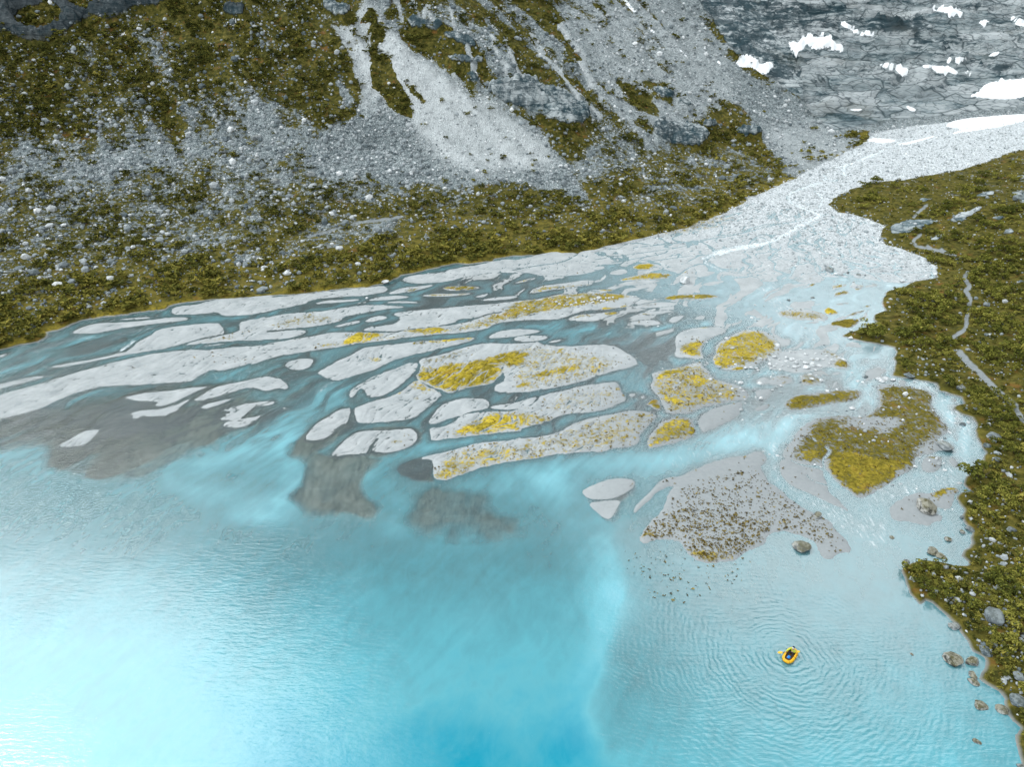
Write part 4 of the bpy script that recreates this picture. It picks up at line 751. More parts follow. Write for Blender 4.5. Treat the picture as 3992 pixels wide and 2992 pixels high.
for w_, pts, soft, dt, dc, dl in [                      # shoals of sand showing through
    ('F',[(280,550),(400,480),(560,500),(640,620),(900,620),(1100,640),(1000,700),(890,800),(930,960),(1050,1000),(1110,1070),(1000,1200),(800,1150),(600,1120),(230,1000),(400,880),(430,800),(420,720),(360,640)],.7,-.36,-.25,-.1),
    ('E',[(-300,100),(0,60),(300,0),(1100,40),(1900,100),(2000,200),(1600,400),(1300,560),(1000,600),(800,640),(520,520),(430,440),(460,310),(200,330),(-300,360)],1.2,-.25,-.25,-.12),
    ('E',[(430,440),(500,330),(850,180),(1100,100),(1200,170),(900,330),(640,450),(520,520)],.5,-.22,-.25,0), ('E',[(900,420),(1250,330),(1480,290),(1400,380),(1100,520),(950,600),(600,620)],.6,-.15,-.2,.06),
    ('F',[(1300,1100),(1400,980),(1600,900),(1900,930),(2050,1030),(2211,1150),(2211,1280),(1900,1240),(1500,1250),(1300,1180)],1.3,-.3,-.25,-.15), ('P',[(900,1960),(1000,1860),(1060,1900),(1080,2000),(960,2040)],.9,-.2,-.2,0),
    ('F',[(1200,720),(1300,660),(1450,640),(1560,640),(1510,760),(1540,830),(1420,830),(1330,810),(1240,770)],.4,-.3,-.3,.1), ('G',[(560,700),(800,1000),(950,900),(1080,640),(900,590)],.6,-.3,-.2,.1),
    ('F',[(620,600),(760,460),(860,390),(1240,370),(1420,400),(1410,500),(1200,600),(1000,640),(700,640)],.4,-.2,-.3,.1), ('F',[(300,540),(500,320),(850,180),(900,300),(700,480),(560,600)],.4,-.2,-.3,.1),
    ('A',[(400,1380),(1000,1150),(1700,1080),(2000,1100),(2211,1250),(2211,1500),(1500,1700),(500,1700)],1.5,-.15,-.15,-.1), ('C',[(450,850),(900,780),(1400,780),(1400,960),(1100,1060),(900,900)],1.2,-.16,-.1,.15), ('P',[(1300,2300),(1400,2050),(2000,2000),(2350,2150),(2400,2350),(2000,2450),(1500,2450)],7,-.15,-.12,-.1)]:
    k = wfield(w_, pts, soft); TURB += 1.5 * dt * k; CYAN += dc * k; LITE += dl * k
FOAM = np.maximum(ss(170, 215, upq) * .45 + ss(105, 150, upq) * .2, .72 * ss(-.15, .25, CUTD) * ss(118, 145, upq))
for w_, pts, wid, soft, v in [('D',[(900,650),(600,850),(400,800),(100,700),(-100,600)],2.5,2,.35),('D',[(600,850),(850,1000),(950,1150),(850,1300),(500,1450),(0,1500)],2.5,2.5,.35),('D',[(1250,1180),(1480,1290),(1560,1420),(1700,1600)],2,2,.5),('H',[(1700,200),(1700,500),(1500,600),(1000,720),(850,800),(1000,1100)],2,2,.4),('H',[(60,300),(80,600),(400,800),(700,950),(900,1150)],1.6,1.6,.4),
                              ('G',[(2300,100),(1800,300),(1400,450)],3,3,.3),('A',[(0,980),(500,730),(900,690),(1300,620)],.8,1,.5),('A',[(800,720),(900,800),(450,860),(0,950)],.7,1,.3),('B',[(640,1200),(540,1280)],.4,.8,.55),('B',[(400,1150),(650,1230)],.3,.7,.4),('A',[(1150,730),(1050,810)],.4,.5,.8),('A',[(1200,1130),(1700,1080),(2200,1000)],.4,.8,.3)] + [('L',[(1480,165),(1390,190),(1375,215),(1290,250),(1200,280),(1130,300),(1050,330),(1080,370),(1000,400),(900,430),(840,465),(860,510),(950,545),(1040,575),(1000,600),(940,625),(880,660),(820,700),(740,735),(600,760),(440,800)],1.6,1.2,1.0),('L',[(1190,280),(1160,310),(1180,340),(1150,370),(1080,380)],.9,.8,.9),('L',[(990,400),(1000,440),(1050,480),(1040,520),(1000,550)],.9,.8,.9),('L',[(820,700),(740,740),(620,765),(450,790),(350,830)],1,1,.8),('C',[(1800,60),(1650,140),(1750,215),(1900,280),(2050,340),(2211,430),(2330,560)],1.4,1.5,.5),('D',[(0,360),(60,560),(250,700),(560,800)],2,2,.45)]:
    FOAM = np.maximum(FOAM, v * wline(w_, pts, wid, soft))
k = wfield('C', [(-300,250),(600,280),(1400,300),(1800,450),(1950,620),(1400,700),(900,690),(400,650),(-300,600),(-900,700),(-900,500)], 1.5); TURB -= .14 * k; CYAN -= .12 * k
perp = .82 * GX - .57 * GY; stw = fbm(perp / 1.1 + .8 * fbm(GX / 12, GY / 12, 2, 141), upq / 11, 4, 142) * (1 - ks * .75)      # streaks along the current
TURB += .15 * stw; CYAN += .16 * stw; LITE += .10 * stw
k = ss(108, 125, upq) * (dout < 0); TURB = np.maximum(TURB, .42 * k); CYAN += .10 * k; LITE += .5 * k
k = ss(55, 75, upq) * ss(20, 50, GX) * (1 - ks); LITE += .22 * k; TURB += .12 * k  # right river paler: sky reflection put into the water colour
TURB = np.clip(TURB + .05 * nz + .03 * nz2, .04, .985); CYAN = np.minimum(np.clip(CYAN + .06 * nz, 0, 1.1), .78 + .3 * ss(1400, 1700, LPY + 60 * nz) * ss(420, 950, LPX + 160 * nz) * ss(1650, 1150, LPX + 160 * nz)); CYAN += .16 * ss(1450, 1680, LPY + 60 * nz) * ss(420, 950, LPX + 160 * nz) * ss(1500, 1150, LPX + 100 * nz); LITE = np.clip(LITE + .05 * nz, 0, 1)
pool = ss(-.3, .5, dpool); TURB = TURB * (1 - pool) + .12 * pool; CYAN *= 1 - pool
FLOW = (1 - ss(1050, 1250, LPY) * 1.0)

wt = NT('lake_water')
turb, cyan, lite, foam, flow = [wt.attr(k) for k in ('turb', 'cyan', 'lite', 'foam', 'flow')]
pos = wt.pos()
RAFT = ground(T('Q', [(1135, 900)]))[0]
wn = wt.noise(.55, wt.map(pos, rot=(0, 0, R(-35)), sc=(1.5, .6, 1)), 7, .68, .8); wn2 = wt.noise(.16, None, 6, .62, 1.2)
turb = wt.math('ADD', turb, wt.math('MULTIPLY', wt.math('MULTIPLY', wt.math('SUBTRACT', wt.math('ADD', wt.math('MULTIPLY', wn, .5), wt.math('MULTIPLY', wn2, .5)), .5), 1.0), wt.math('SUBTRACT', 1.1, turb)), None, True)
cyan = wt.math('ADD', cyan, wt.math('MULTIPLY', wt.math('SUBTRACT', wt.math('ADD', wt.math('MULTIPLY', wn, .4), wt.math('MULTIPLY', wn2, .6)), .5), .34))
silt = wt.cramp(cyan, [(0, (.19, .285, .305)), (.5, (.115, .325, .375)), (.76, (.115, .41, .485)), (1.0, (.004, .26, .37))])
silt = wt.mix(wt.math('MULTIPLY', lite, .75), silt, (.50, .68, .74))
fnoise = wt.noise(1.6, wt.map(pos, rot=(0, 0, R(-35)), sc=(2.2, .6, 1)), 5, .7, .5)
fm = wt.math('MULTIPLY', wt.ramp(wt.math('ADD', wt.math('MULTIPLY', foam, .44), fnoise), .655, .95), .92)
silt = wt.mix(fm, silt, (.80, .87, .90))
# ripples: patches of wind waves, finer chop where the water runs, rings round the raft
patch = wt.ramp(wt.noise(.06, None, 3), .38, .62)
wv1 = wt.noise(2.1, wt.map(pos, rot=(0, 0, R(-16)), sc=(.26, 1.2, 1)), 3, .55, .3)
wv2 = wt.noise(2.6, wt.map(pos, rot=(0, 0, R(22)), sc=(.5, 1.2, 1)), 3, .6, .3)
chop = wt.noise(3.4, wt.map(pos, rot=(0, 0, R(-30)), sc=(.7, 1.2, 1)), 4, .65)
rv = wt.n('VectorMath', operation='DISTANCE'); wt.put(rv.inputs[0], wt.map(pos, sc=(1, 1, 0))); rv.inputs[1].default_value = (RAFT[0], RAFT[1], 0); rd = rv.outputs['Value']
rdw = wt.math('ADD', rd, wt.math('MULTIPLY', wt.noise(.5, None, 2), 1.6))
ring = wt.math('SINE', wt.math('MULTIPLY', rdw, 11.0)); ringa = wt.math('MULTIPLY', wt.math('EXPONENT', wt.math('MULTIPLY', rd, -.13)), wt.ramp(wt.noise(.22, None, 2), .35, .6))
h = wt.math('MULTIPLY', wt.math('MULTIPLY_ADD', patch, .8, .25), wt.math('ADD', wt.math('MULTIPLY', wv1, .026), wt.math('MULTIPLY', wv2, .012)))
h = wt.math('ADD', h, wt.math('MULTIPLY', wt.math('MULTIPLY', ring, ringa), .012))
SWC = ground([(1420, 1290)])[0]; sv2 = wt.n('VectorMath', operation='DISTANCE'); wt.put(sv2.inputs[0], wt.map(pos, sc=(1, 1, 0))); sv2.inputs[1].default_value = (SWC[0], SWC[1], 0)
sw = wt.math('SINE', wt.math('MULTIPLY', wt.math('ADD', sv2.outputs['Value'], wt.math('MULTIPLY', wt.noise(.28, None, 3), 2.2)), 13.0))
swa = wt.math('MULTIPLY', wt.math('MULTIPLY', wt.ramp(sv2.outputs['Value'], 5, 12), wt.ramp(sv2.outputs['Value'], 42, 20)), wt.math('MULTIPLY', wt.ramp(wt.noise(.12, None, 3), .36, .6), wt.attr('shelf')))
h = wt.math('ADD', h, wt.math('MULTIPLY', wt.math('MULTIPLY', sw, swa), .0026))
h = wt.math('ADD', h, wt.math('MULTIPLY', wt.math('MULTIPLY', chop, wt.math('MULTIPLY_ADD', flow, .68, .32)), .05))
nw = wt.bump(h, 1.0, 1.0)
dif = wt.n('BsdfDiffuse'); wt.put(dif.inputs[0], silt); tr = wt.n('BsdfTransparent'); tr.inputs[0].default_value = (.91, .98, .99, 1)
mx = wt.n('MixShader'); wt.put(mx.inputs[0], wt.math('MAXIMUM', turb, fm)); wt.t.links.new(tr.outputs[0], mx.inputs[1]); wt.t.links.new(dif.outputs[0], mx.inputs[2])
gl = wt.n('BsdfGlossy'); gl.inputs['Roughness'].default_value = .03; wt.put(gl.inputs['Normal'], nw)
fr_ = wt.n('Fresnel'); fr_.inputs['IOR'].default_value = 1.66; wt.put(fr_.inputs['Normal'], nw)
mg = wt.n('MixShader'); wt.put(mg.inputs[0], fr_.outputs[0]); wt.t.links.new(mx.outputs[0], mg.inputs[1]); wt.t.links.new(gl.outputs[0], mg.inputs[2])
M_WATER = wt.done(mg.outputs[0])
WV = np.stack([GX, GY, ZF], 1)
qlake = (LPY[I0] > 1040)
for name, sel, lab in [('lake', qm & qlake, 'milky turquoise glacial lake in the foreground'), ('river', qm & ~qlake, 'braided shallow blue meltwater channels of the river')]:
    o = submesh(name, sel, M_WATER, WV, dict(turb=TURB, cyan=CYAN, lite=LITE, foam=FOAM, flow=FLOW, shelf=shelf)); tag(o, lab, name, None, 'structure')
# ------------------------------------------------------------------ stones
def ico(sub):
    bm = bmesh.new(); bmesh.ops.create_icosphere(bm, subdivisions=sub, radius=1)
    V = np.array([v.co for v in bm.verts]); Fq = np.array([[v.index for v in f.verts] for f in bm.faces]); bm.free(); return V, Fq
def boulder(seed, sub, sx=1., sy=.85, sz=.7, cuts=9, ang=.75):
    r = np.random.default_rng(seed); V, Fq = ico(sub); V = V.copy()
    for _ in range(cuts):
        n = r.normal(size=3); n /= np.linalg.norm(n); d = r.uniform(ang - .12, ang + .12)
        e = V @ n - d; V -= np.outer(np.maximum(e, 0) * .96, n)
    if sub >= 3:
        V += (V / np.linalg.norm(V, axis=1)[:, None]) * (.035 * fbm(V[:, 0] * 2.5 + V[:, 2] * 3 + seed, V[:, 1] * 2.5 - V[:, 2] * 2, 4, seed))[:, None]
    return V * np.array([sx, sy, sz]), Fq
def stone_mat(name, dark, light, moss=None, mossamt=0, dirt=(.05, .06, .065)):
    m = NT(name); tc = m.n('TexCoord').outputs['Object']; oi = m.n('ObjectInfo')
    nv = m.n('VectorMath', operation='ADD'); m.put(nv.inputs[0], tc); cv = m.n('CombineXYZ'); m.put(cv.inputs[0], m.math('MULTIPLY', oi.outputs['Random'], 40)); m.put(nv.inputs[1], cv.outputs[0]); v = nv.outputs[0]
    a = m.noise(1.6, v, 6, .7); b = m.noise(5, v, 5, .7)
    c = m.mix(m.ramp(a, .41, .58), dark, light); c = m.mix(m.math('MULTIPLY', m.ramp(b, .52, .68), .55), c, dirt)
    c = m.mix(m.math('MULTIPLY', oi.outputs['Random'], .25), c, (.42, .45, .46))
    if moss:
        up = m.n('SeparateXYZ'); m.put(up.inputs[0], m.n('NewGeometry').outputs['Normal'])
        k = m.math('MULTIPLY', m.ramp(m.math('ADD', up.outputs[2], m.math('MULTIPLY', a, .8)), .85, 1.25), mossamt); c = m.mix(k, c, moss)
    nb = m.bump(m.math('ADD', a, m.math('MULTIPLY', b, .4)), .7, .12)
    return m.done(m.bsdf(c, .85, nb, .15))
M_PALE = stone_mat('pale_boulder_rock', (.42, .45, .46), (.72, .75, .765), dirt=(.30, .33, .34))
M_GREY = stone_mat('grey_boulder_rock', (.09, .11, .12), (.36, .395, .41), (.08, .075, .02), .3)
M_BLUE = stone_mat('dark_boulder_rock', (.045, .07, .085), (.22, .27, .30), (.06, .06, .02), .3)
M_LICH = stone_mat('lichen_boulder_rock', (.045, .048, .042), (.46, .46, .43), (.11, .10, .03), .55, (.03, .032, .028))
MATS = dict(p=M_PALE, g=M_GREY, b=M_BLUE, l=M_LICH)
BVAR = {}
for k, mt in MATS.items():
    for i in range(4):
        V, Fq = boulder(100 + i + ord(k), 4, 1, .78 + .1 * (i % 3), [.8, .62, .72, .9][i], 12 + 3 * i, .66 + .03 * i)
        me = mesh_np('boulder', V, Fq, mt); BVAR[k, i] = me.data; bpy.data.objects.remove(me)

BOULDERS = []
def put_boulder(win, u, v, size, k, label=None, group=None, water=False, flat=1.0, asp=1.0, var=None, ry=None):
    P = T(win, [(u, v + .22 * size)])
    if water:
        g_ = ground(P)[0]; p = np.array([g_[0], g_[1], zfloor(g_[0], g_[1])])
    else: p = hit(P)[0]
    dist = math.sqrt(p[0] ** 2 + p[1] ** 2 + (CAM_H - p[2]) ** 2)
    dep = p[1] * CP - (p[2] - CAM_H) * SP
    rad = size / WIN[win][2] * .554 / FPX * dep / 2 * 1.08
    o = bpy.data.objects.new('boulder', BVAR[k, (len(BOULDERS) if var is None else var) % 4]); COL.objects.link(o)
    o.location = (p[0], p[1], p[2] + rad * (.12 if water else .30) * flat)
    o.rotation_euler = (random.uniform(-.15, .15), random.uniform(-.15, .15), random.uniform(0, 6.28) if ry is None else ry)
    o.scale = (rad * asp, rad * asp, rad * flat * 1.12)
    tag(o, label or 'grey boulder', 'boulder', group); BOULDERS.append((p[0], p[1], rad)); return o
SINGLE = [
 ('C',1480,315,98,'p','huge pale square block standing alone on the upper gravel fan',0,1.15,.95),
 ('H',1365,812,190,'l','biggest lichen covered boulder, sitting on the small grey bar by the right shore',0,.8,1),
 ('H',280,1140,178,'l','broad speckled boulder standing in white water beside the wide grey bar',1,.62,1),
 ('H',425,905,90,'l','low lichened boulder on the left edge of the stream cutting the grey bar',0,.7,1),
 ('H',1425,1195,118,'l','flat two-toned rock in still water off the mossy point, wider one of the pair',1,.5,1),
 ('H',1490,1240,98,'l','brown mossy rock just right of the flat two-toned rock in still water',1,.5,1),
 ('H',1550,1100,68,'l','small round dark rock alone in still water left of the right shore',1,.8,1),
 ('H',1680,1045,54,'l','small mossy rock in the water touching the dark shore boulder',1,.8,1),
 ('H',1748,1020,88,'b','dark wet boulder half out of the right shore under a leaning shrub',1,.75,1),
 ('H',1195,1300,72,'g','grey boulder at the tip of the mossy point',1,.75,1),
 ('H',1075,1090,46,'l','tiny brown rock alone in the middle of the merging streams',1,.6,1),
 ('H',1675,920,48,'b','dark rock at the foot of the bank opposite the biggest lichened boulder',1,.8,1),
 ('H',1530,290,150,'g','low mossy boulder with orange lichen on the edge of the big island',0,.55,1),
 ('H',1680,110,62,'b','dark rock in the side stream near the top of the big island',1,.7,1),
 ('H',1950,205,110,'b','wide blue-grey boulder among shrubs right of the side stream',0,.6,1),
 ('H',1890,300,75,'b','flat blue-grey rock below the wide boulder among shrubs',0,.5,1),
 ('H',2090,1020,90,'b','blue-grey rock half hidden among shrubs above the mossy point',0,.6,1),
 ('H',1985,415,80,'b','pale blue slab lying among shrubs right of the side stream mouth',0,.45,1),
 ('N',1580,690,178,'l','large rounded boulder in the lake nearest the raft',1,.62,1),
 ('N',1765,722,132,'l','flat topped boulder between the large lake boulder and the shore',1,.55,1),
 ('N',1765,850,92,'l','upper one of two touching lake rocks close to the shore',1,.65,1),
 ('N',1778,905,98,'l','lower one of two touching lake rocks close to the shore',1,.6,1),
 ('N',1600,430,98,'g','grey boulder at the water edge below the mossy point',1,.8,1),
 ('N',1950,345,200,'b','largest blue-grey boulder on the right bank, standing among shrubs',0,.85,1),
 ('N',1880,635,122,'b','blue-grey boulder on the bank behind the flat topped lake boulder',0,.6,1),
 ('N',1835,1100,128,'l','long notched rock lying in the lake near the lower right shore',1,.42,1),
 ('N',2010,1145,112,'l','pale topped rock in the lake just below the long notched rock',1,.55,1),
 ('N',2155,1075,155,'b','big rounded blue-grey boulder on the lower right shoreline',0,.75,1),
 ('N',1805,1425,70,'l','small knobbly rock alone in the lake near the bottom right corner',1,.45,1),
 ('N',1245,680,34,'l','tiny rock breaking the lake surface between raft and shore',1,.6,1),
 ('N',2170,870,110,'b','blue boulder in moss at the right edge above the shoreline',0,.6,1),
 ('N',2185,1645,70,'g','boulder at the very bottom right corner',0,.6,1),
 ('N',2020,690,55,'p','small white stone on the bank right of the flat topped lake boulder',0,.5,1),
 ('N',1712,490,26,'p','little white stone at the water edge below the largest bank boulder',0,.8,1),
 ('N',1695,345,36,'p','white pebbly stone on the bank left of the largest bank boulder',0,.6,1),
 ('D',1670,1240,78,'g','dark grey rounded boulder in the side stream at its entrance to the scrub',0,.75,1),
 ('D',730,1410,56,'p','pale boulder in the river bend left of the big island',1,.65,1),
 ('D',1220,1330,32,'p','small white boulder on the upper part of the big island',0,.8,1),
 ('D',715,815,42,'p','white boulder on the mossy spur pointing into the river',0,.8,1),
 ('D',528,222,76,'g','pale grey boulder standing on the upper right of the gravel fan',0,.75,1),
 ('D',690,245,40,'b','black flat stone right of the pale boulder on the gravel fan',0,.5,1),
 ('D',585,262,26,'b','small dark stone just below the pale boulder on the gravel fan',0,.7,1),
 ('D',780,265,42,'g','flat tan stone right of the black stone on the gravel fan',0,.5,1),
 ('D',1885,520,78,'b','blue-grey boulder beside the upper bend of the footpath',0,.75,1),
 ('D',1820,550,52,'g','smaller boulder touching the footpath next to the blue-grey one',0,.8,1),
 ('D',2185,325,52,'b','blue boulder high on the right bank at the picture edge',0,.75,1),
 ('D',2110,392,32,'p','white stone on the right bank above the footpath boulders',0,.8,1),
 ('D',1730,915,48,'g','round grey stone where the footpath comes out of the shrubs',0,.7,1),
 ('D',1158,318,52,'p','pale stone at the fan edge where scrub begins',0,.6,1),
 ('D',180,480,46,'b','dark flat stone alone in the wide main channel',1,.5,1),
 ('D',390,460,38,'g','grey stone at the tip of a thin mossy bar in the main channel',1,.6,1),
 ('D',850,1140,50,'b','dark rock in the stream left of three white stones',1,.5,1),
 ('D',120,1225,38,'p','white stone at the foot of a small bar left of the long mossy island',0,.6,1),
 ('D',515,1265,44,'p','white stone in the water above the long mossy island',1,.6,1),
 ('D',775,1180,32,'p','white stone in the stream above the river bend',1,.6,1),
 ('D',1890,785,50,'b','pale blue stone in shrubs right of the footpath gap',0,.6,1),('D',1415,680,40,'b','blue stone in shrubs halfway between river and footpath',0,.6,1),('D',1120,478,38,'b','bright blue stone near the fan end of the scrub',0,.7,1),('D',1215,1125,95,'b','dark slab at the head of the side stream',0,.4,1),
 ('L',2185,470,85,'b','big smooth blue-grey dome of rock at the upper right edge',0,.6,1),
 ('C',1840,815,42,'p','white stone at the upstream tip of the second yellow island',0,.7,1),
 ('C',1890,900,36,'p','white stone in the middle of the second yellow island',0,.7,1),
 ('C',1920,1040,32,'p','lower of two white stones at the foot of the second yellow island',0,.7,1),('C',1898,1020,28,'p','upper of two white stones at the foot of the second yellow island',0,.7,1),
 ('B',38,135,80,'p','large pale boulder in scrub, highest of four near the left shore',0,.75,1),('B',70,205,56,'p','pale pointed boulder just under the highest of the left shore boulders',0,1,1),
 ('B',266,246,72,'p','large pale round boulder in scrub near the brown pool',0,.8,1),('B',213,290,36,'p','small white boulder left below the round one near the brown pool',0,.7,1),
 ('B',808,187,44,'b','blue boulder in scrub on the left shore',0,.9,1),('B',950,465,32,'p','white boulder alone in a channel on the far side of the river',1,.8,1),('B',75,385,36,'p','white stone in the brown pool',0,.6,1),
 ('B',1050,85,26,'p','white stone on the stony flat above the left shore shrubs',0,.8,1),('B',712,295,38,'p','white stone in front of shrubs on the left shore',0,.7,1),('B',1105,318,85,'p','flat white slab at the water edge of the left shore',0,.3,1),
 ('J',1225,1520,42,'b','pale blue boulder alone in green scrub below the scree fan',0,.85,1),('J',720,1360,40,'b','deep blue boulder in scrub under the scree fan',0,.6,1),('J',1028,1307,42,'b','blue boulder at the lower edge of the scree fan',0,.65,1),
 ('J',1582,1360,32,'p','white boulder in scrub right of the stony track',0,.7,1),('J',1663,862,36,'g','grey boulder on the grass wedge under the cliff',0,.9,1),('J',525,540,24,'p','upper white stone on the brown grass wedge between scree chutes',0,.9,1),('J',558,577,22,'p','lower white stone on the brown grass wedge between scree chutes',0,.8,1),
 ('I',950,1040,62,'b','large dark angular boulder in the middle of the left talus',0,.75,1),('I',1820,970,48,'b','teal angular boulder on the right of the talus',0,.9,1),('I',1660,882,62,'g','wide grey slab boulder high in the talus',0,.5,1),('I',1625,590,40,'g','grey boulder at the top of the talus under the scrub',0,.8,1),
 ('I',1185,720,32,'b','blue boulder on the tan knoll above the talus',0,.9,1),('I',1780,1160,66,'g','wide grey boulder at the lower right of the talus',0,.6,1),('I',2010,1122,56,'g','pale grey boulder near the foot of the first scree chute',0,.7,1),('I',1665,1030,48,'g','rounded grey boulder with a bush at its side in the talus',0,.8,1),
 ('I',1440,975,56,'g','grey boulder in the centre of the talus',0,.6,1),('I',490,855,44,'g','pale flat boulder in the scrubby left part of the talus',0,.5,1),('I',1460,890,70,'b','dark boulder with an overhang high in the talus',0,.7,1),('I',645,810,50,'g','tan boulder in the upper left of the talus',0,.6,1),
]
for w_, u, v, s_, k, lab, wat, fl, asp in SINGLE: put_boulder(w_, u, v, s_, k, lab, None, bool(wat), fl, asp)
for u, v, s_ in [(60,975,45),(215,995,55),(245,1020,60),(160,1015,35),(330,1025,50),(330,1057,62),(390,1045,62),(430,995,45),(230,1062,50),(440,1052,45),(510,970,35),(555,1005,48),(655,1000,48),(20,1005,25),(20,1040,42),(160,980,35),(80,1040,25),(25,1080,25),(535,1037,32),(615,985,30),(375,997,30),(325,950,36),(195,930,30),(82,870,48),(380,1165,40),(460,1180,40),(370,1130,30),(245,1140,25),(285,1150,20),(415,1135,22),(100,1000,26),(290,1000,30),(480,1000,26),(580,960,24),(270,1060,34),(130,1050,26),(60,1060,30),(350,1130,22),(190,1135,22),(30,1150,26),(500,945,22),(410,945,24),(235,935,22),(-60,990,30),(-95,1075,34),(-140,1070,38),(-80,1095,30),(-190,1070,36),(-160,1150,28),(-215,1000,20)]:
    put_boulder('D', u, v, s_, 'p', 'white rounded boulder in the scattered heap on the gravel bar beside the big island', 'white boulders heaped on the gravel bar', False, .72)
for u, v, s_ in [(375,505,30),(400,520,28),(470,525,25),(505,525,28),(550,540,20),(610,500,30),(630,520,20),(690,505,28),(740,470,48),(760,490,30),(785,495,28),(805,505,25),(800,470,25),(830,470,30),(860,462,28),(680,485,30),(705,480,25),(580,465,20),(545,510,25),(105,560,26),(135,570,22),(465,465,25),(1035,460,25),(1060,455,18),(260,535,18),(730,485,24),(310,475,16),(440,530,18),(640,500,20),(590,505,20)]:
    put_boulder('C', u, v, s_, 'p', 'white stone in the line strewn along the mossy bar in mid river', 'white stones along the mossy mid river bar', False, .75)
for u, v in [(955,1157),(1010,1153),(1080,1165),(985,1178)]: put_boulder('D', u, v, 55, 'p', 'white stone in the cluster where the stream enters behind the big island', 'white stones at the head of the big island', True, .5)
for u, v in [(1300,378),(1270,375),(1340,355),(1385,352)]: put_boulder('C', u, v, 22, 'p', 'small white stone lying beside the huge square block on the fan', 'small stones beside the square block', False, .7)
for u, v in [(1960,1250),(1985,1268),(1970,1197),(1890,1250)]: put_boulder('C', u, v, 28, 'p', 'white stone at the right tip of the yellow streaked island', 'white stones on the yellow streaked island', False, .7)

# ---- the countless smaller stones of talus, scree, fan and stream bed
def scatter(wgt, n):
    """n surface points, chance in proportion to the area a spot fills in the view"""
    ci = I0; px = PX[ci]; py = PY[ci]
    ax, ay = PX[ci + 1] - px, PY[ci + 1] - py; bx, by = PX[ci + NA] - px, PY[ci + NA] - py
    a = np.abs(ax * by - ay * bx)
    inv = (px > -260) & (px < PW + 260) & (py > -120) & (py < PH + 200)
    p = a * wgt[ci] * inv; p = p / p.sum()
    c = ci[rng.choice(len(ci), n, p=p)]; u, v = rng.random(n), rng.random(n)
    V = VX; x = V[c] * ((1 - u) * (1 - v))[:, None] + V[c + 1] * (u * (1 - v))[:, None] + V[c + NA] * ((1 - u) * v)[:, None] + V[c + NA + 1] * (u * v)[:, None]
    return x, c
def merged(name, protos, pos, scl, rotz, tone, mat, smooth=False, extra=None, tilt=0):
    Vs, Fs, Ts, off = [], [], [], 0
    which = rng.integers(0, len(protos), len(pos)); att = {}
    Es = []
    for k, pr in enumerate(protos):
        sel = np.nonzero(which == k)[0]
        if not len(sel): continue
        V, Fq = pr[0], pr[1]; n = len(sel)
        c, s = np.cos(rotz[sel]), np.sin(rotz[sel])
        X = V[None] * scl[sel][:, None, :]
        if tilt:
            ta = rng.uniform(-tilt, tilt, (n, 1)); X = np.stack([X[..., 0], X[..., 1] * np.cos(ta) - X[..., 2] * np.sin(ta), X[..., 1] * np.sin(ta) + X[..., 2] * np.cos(ta)], -1)
        Y = np.stack([X[..., 0] * c[:, None] - X[..., 1] * s[:, None], X[..., 0] * s[:, None] + X[..., 1] * c[:, None], X[..., 2]], -1) + pos[sel][:, None, :]
        Vs.append(Y.reshape(-1, 3)); Fs.append((Fq[None] + (np.arange(n) * len(V))[:, None, None]).reshape(-1, Fq.shape[1]) + off); off += n * len(V)
        Ts.append(np.repeat(tone[sel], len(V)) if len(pr) < 3 else (tone[sel][:, None] + pr[2][None]).ravel())
    return mesh_np(name, np.vstack(Vs), np.vstack(Fs), mat, dict(tone=np.concatenate(Ts)), smooth)
m = NT('scree_stone'); tn = m.attr('tone'); nn = m.noise(2.5, None, 4, .7)
M_SCREE = m.done(m.bsdf(m.mix(m.math('MULTIPLY', m.ramp(nn, .45, .7), .4), m.cramp(tn, [(0, (.11, .14, .155)), (.35, (.27, .31, .33)), (.7, (.46, .495, .51)), (1, (.74, .77, .785))]), (.12, .12, .09)), .85, None, .15))
RP = [boulder(300 + i, 1 if i else 1, 1, .75 + .05 * i, .6 + .06 * i, 4, .8) for i in range(6)]
nearf = np.clip(1.15 - .5 * FINE, .3, 1)
wgt = np.where(is_left & (dL > 2), (ROCK ** 1.1 * .85 + .06) * nearf * (CLIF < .5), 0) * np.where(PATH > -1, 0, 1)
x, c = scatter(wgt, 34000)
rad = np.exp(rng.normal(-1.52, .58, len(x))) * (1 - .55 * FINE[c]) * np.interp(np.hypot(x[:, 0], x[:, 1]), [100, 200, 350], [.8, 1, 1.25]); rad = np.clip(rad, .10, 1.15)
scl = rad[:, None] * rng.uniform(.75, 1.25, (len(x), 3)); x[:, 2] += rad * .22
tone = np.clip(rng.normal(.36, .30, len(x)) + .34 * FINE[c] - .06 * (ROCK[c] < .35), 0, 1)
tag(merged('talus_stones', RP, x, scl, rng.uniform(0, 6.28, len(x)), tone, M_SCREE, False, tilt=.5), 'countless grey stones of the talus and scree on the mountainside', 'stones', None, 'stuff')
wgt = np.where((dout < 1) & (dH < 3), np.clip(COARSE - .28, 0, 1) * np.where(LND > -.3, 1, .25), 0) + np.where(is_right & (dR > .5), (.05 + .30 * ROCK) * (PATH < -2), 0) + np.where((dL < 0) & (dR < 0) & (LND > .2) & (upq > 90) & (upq < 160), .015, 0) + np.where((GX > 24) & (upq > 82) & (upq < 130) & (dout < -.5) & (LND > -1.2) & (LND < .05), .03, 0)
x, c = scatter(wgt, 12500)
rad = np.clip(np.exp(rng.normal(-1.75, .42, len(x))), .07, .8); rad = np.where(is_right[c], rad * .9, rad)
scl = rad[:, None] * rng.uniform(.75, 1.25, (len(x), 3)); x[:, 2] += rad * .2
tone = np.clip(rng.normal(np.where(is_right[c], .42, .66), .2, len(x)), 0, 1)
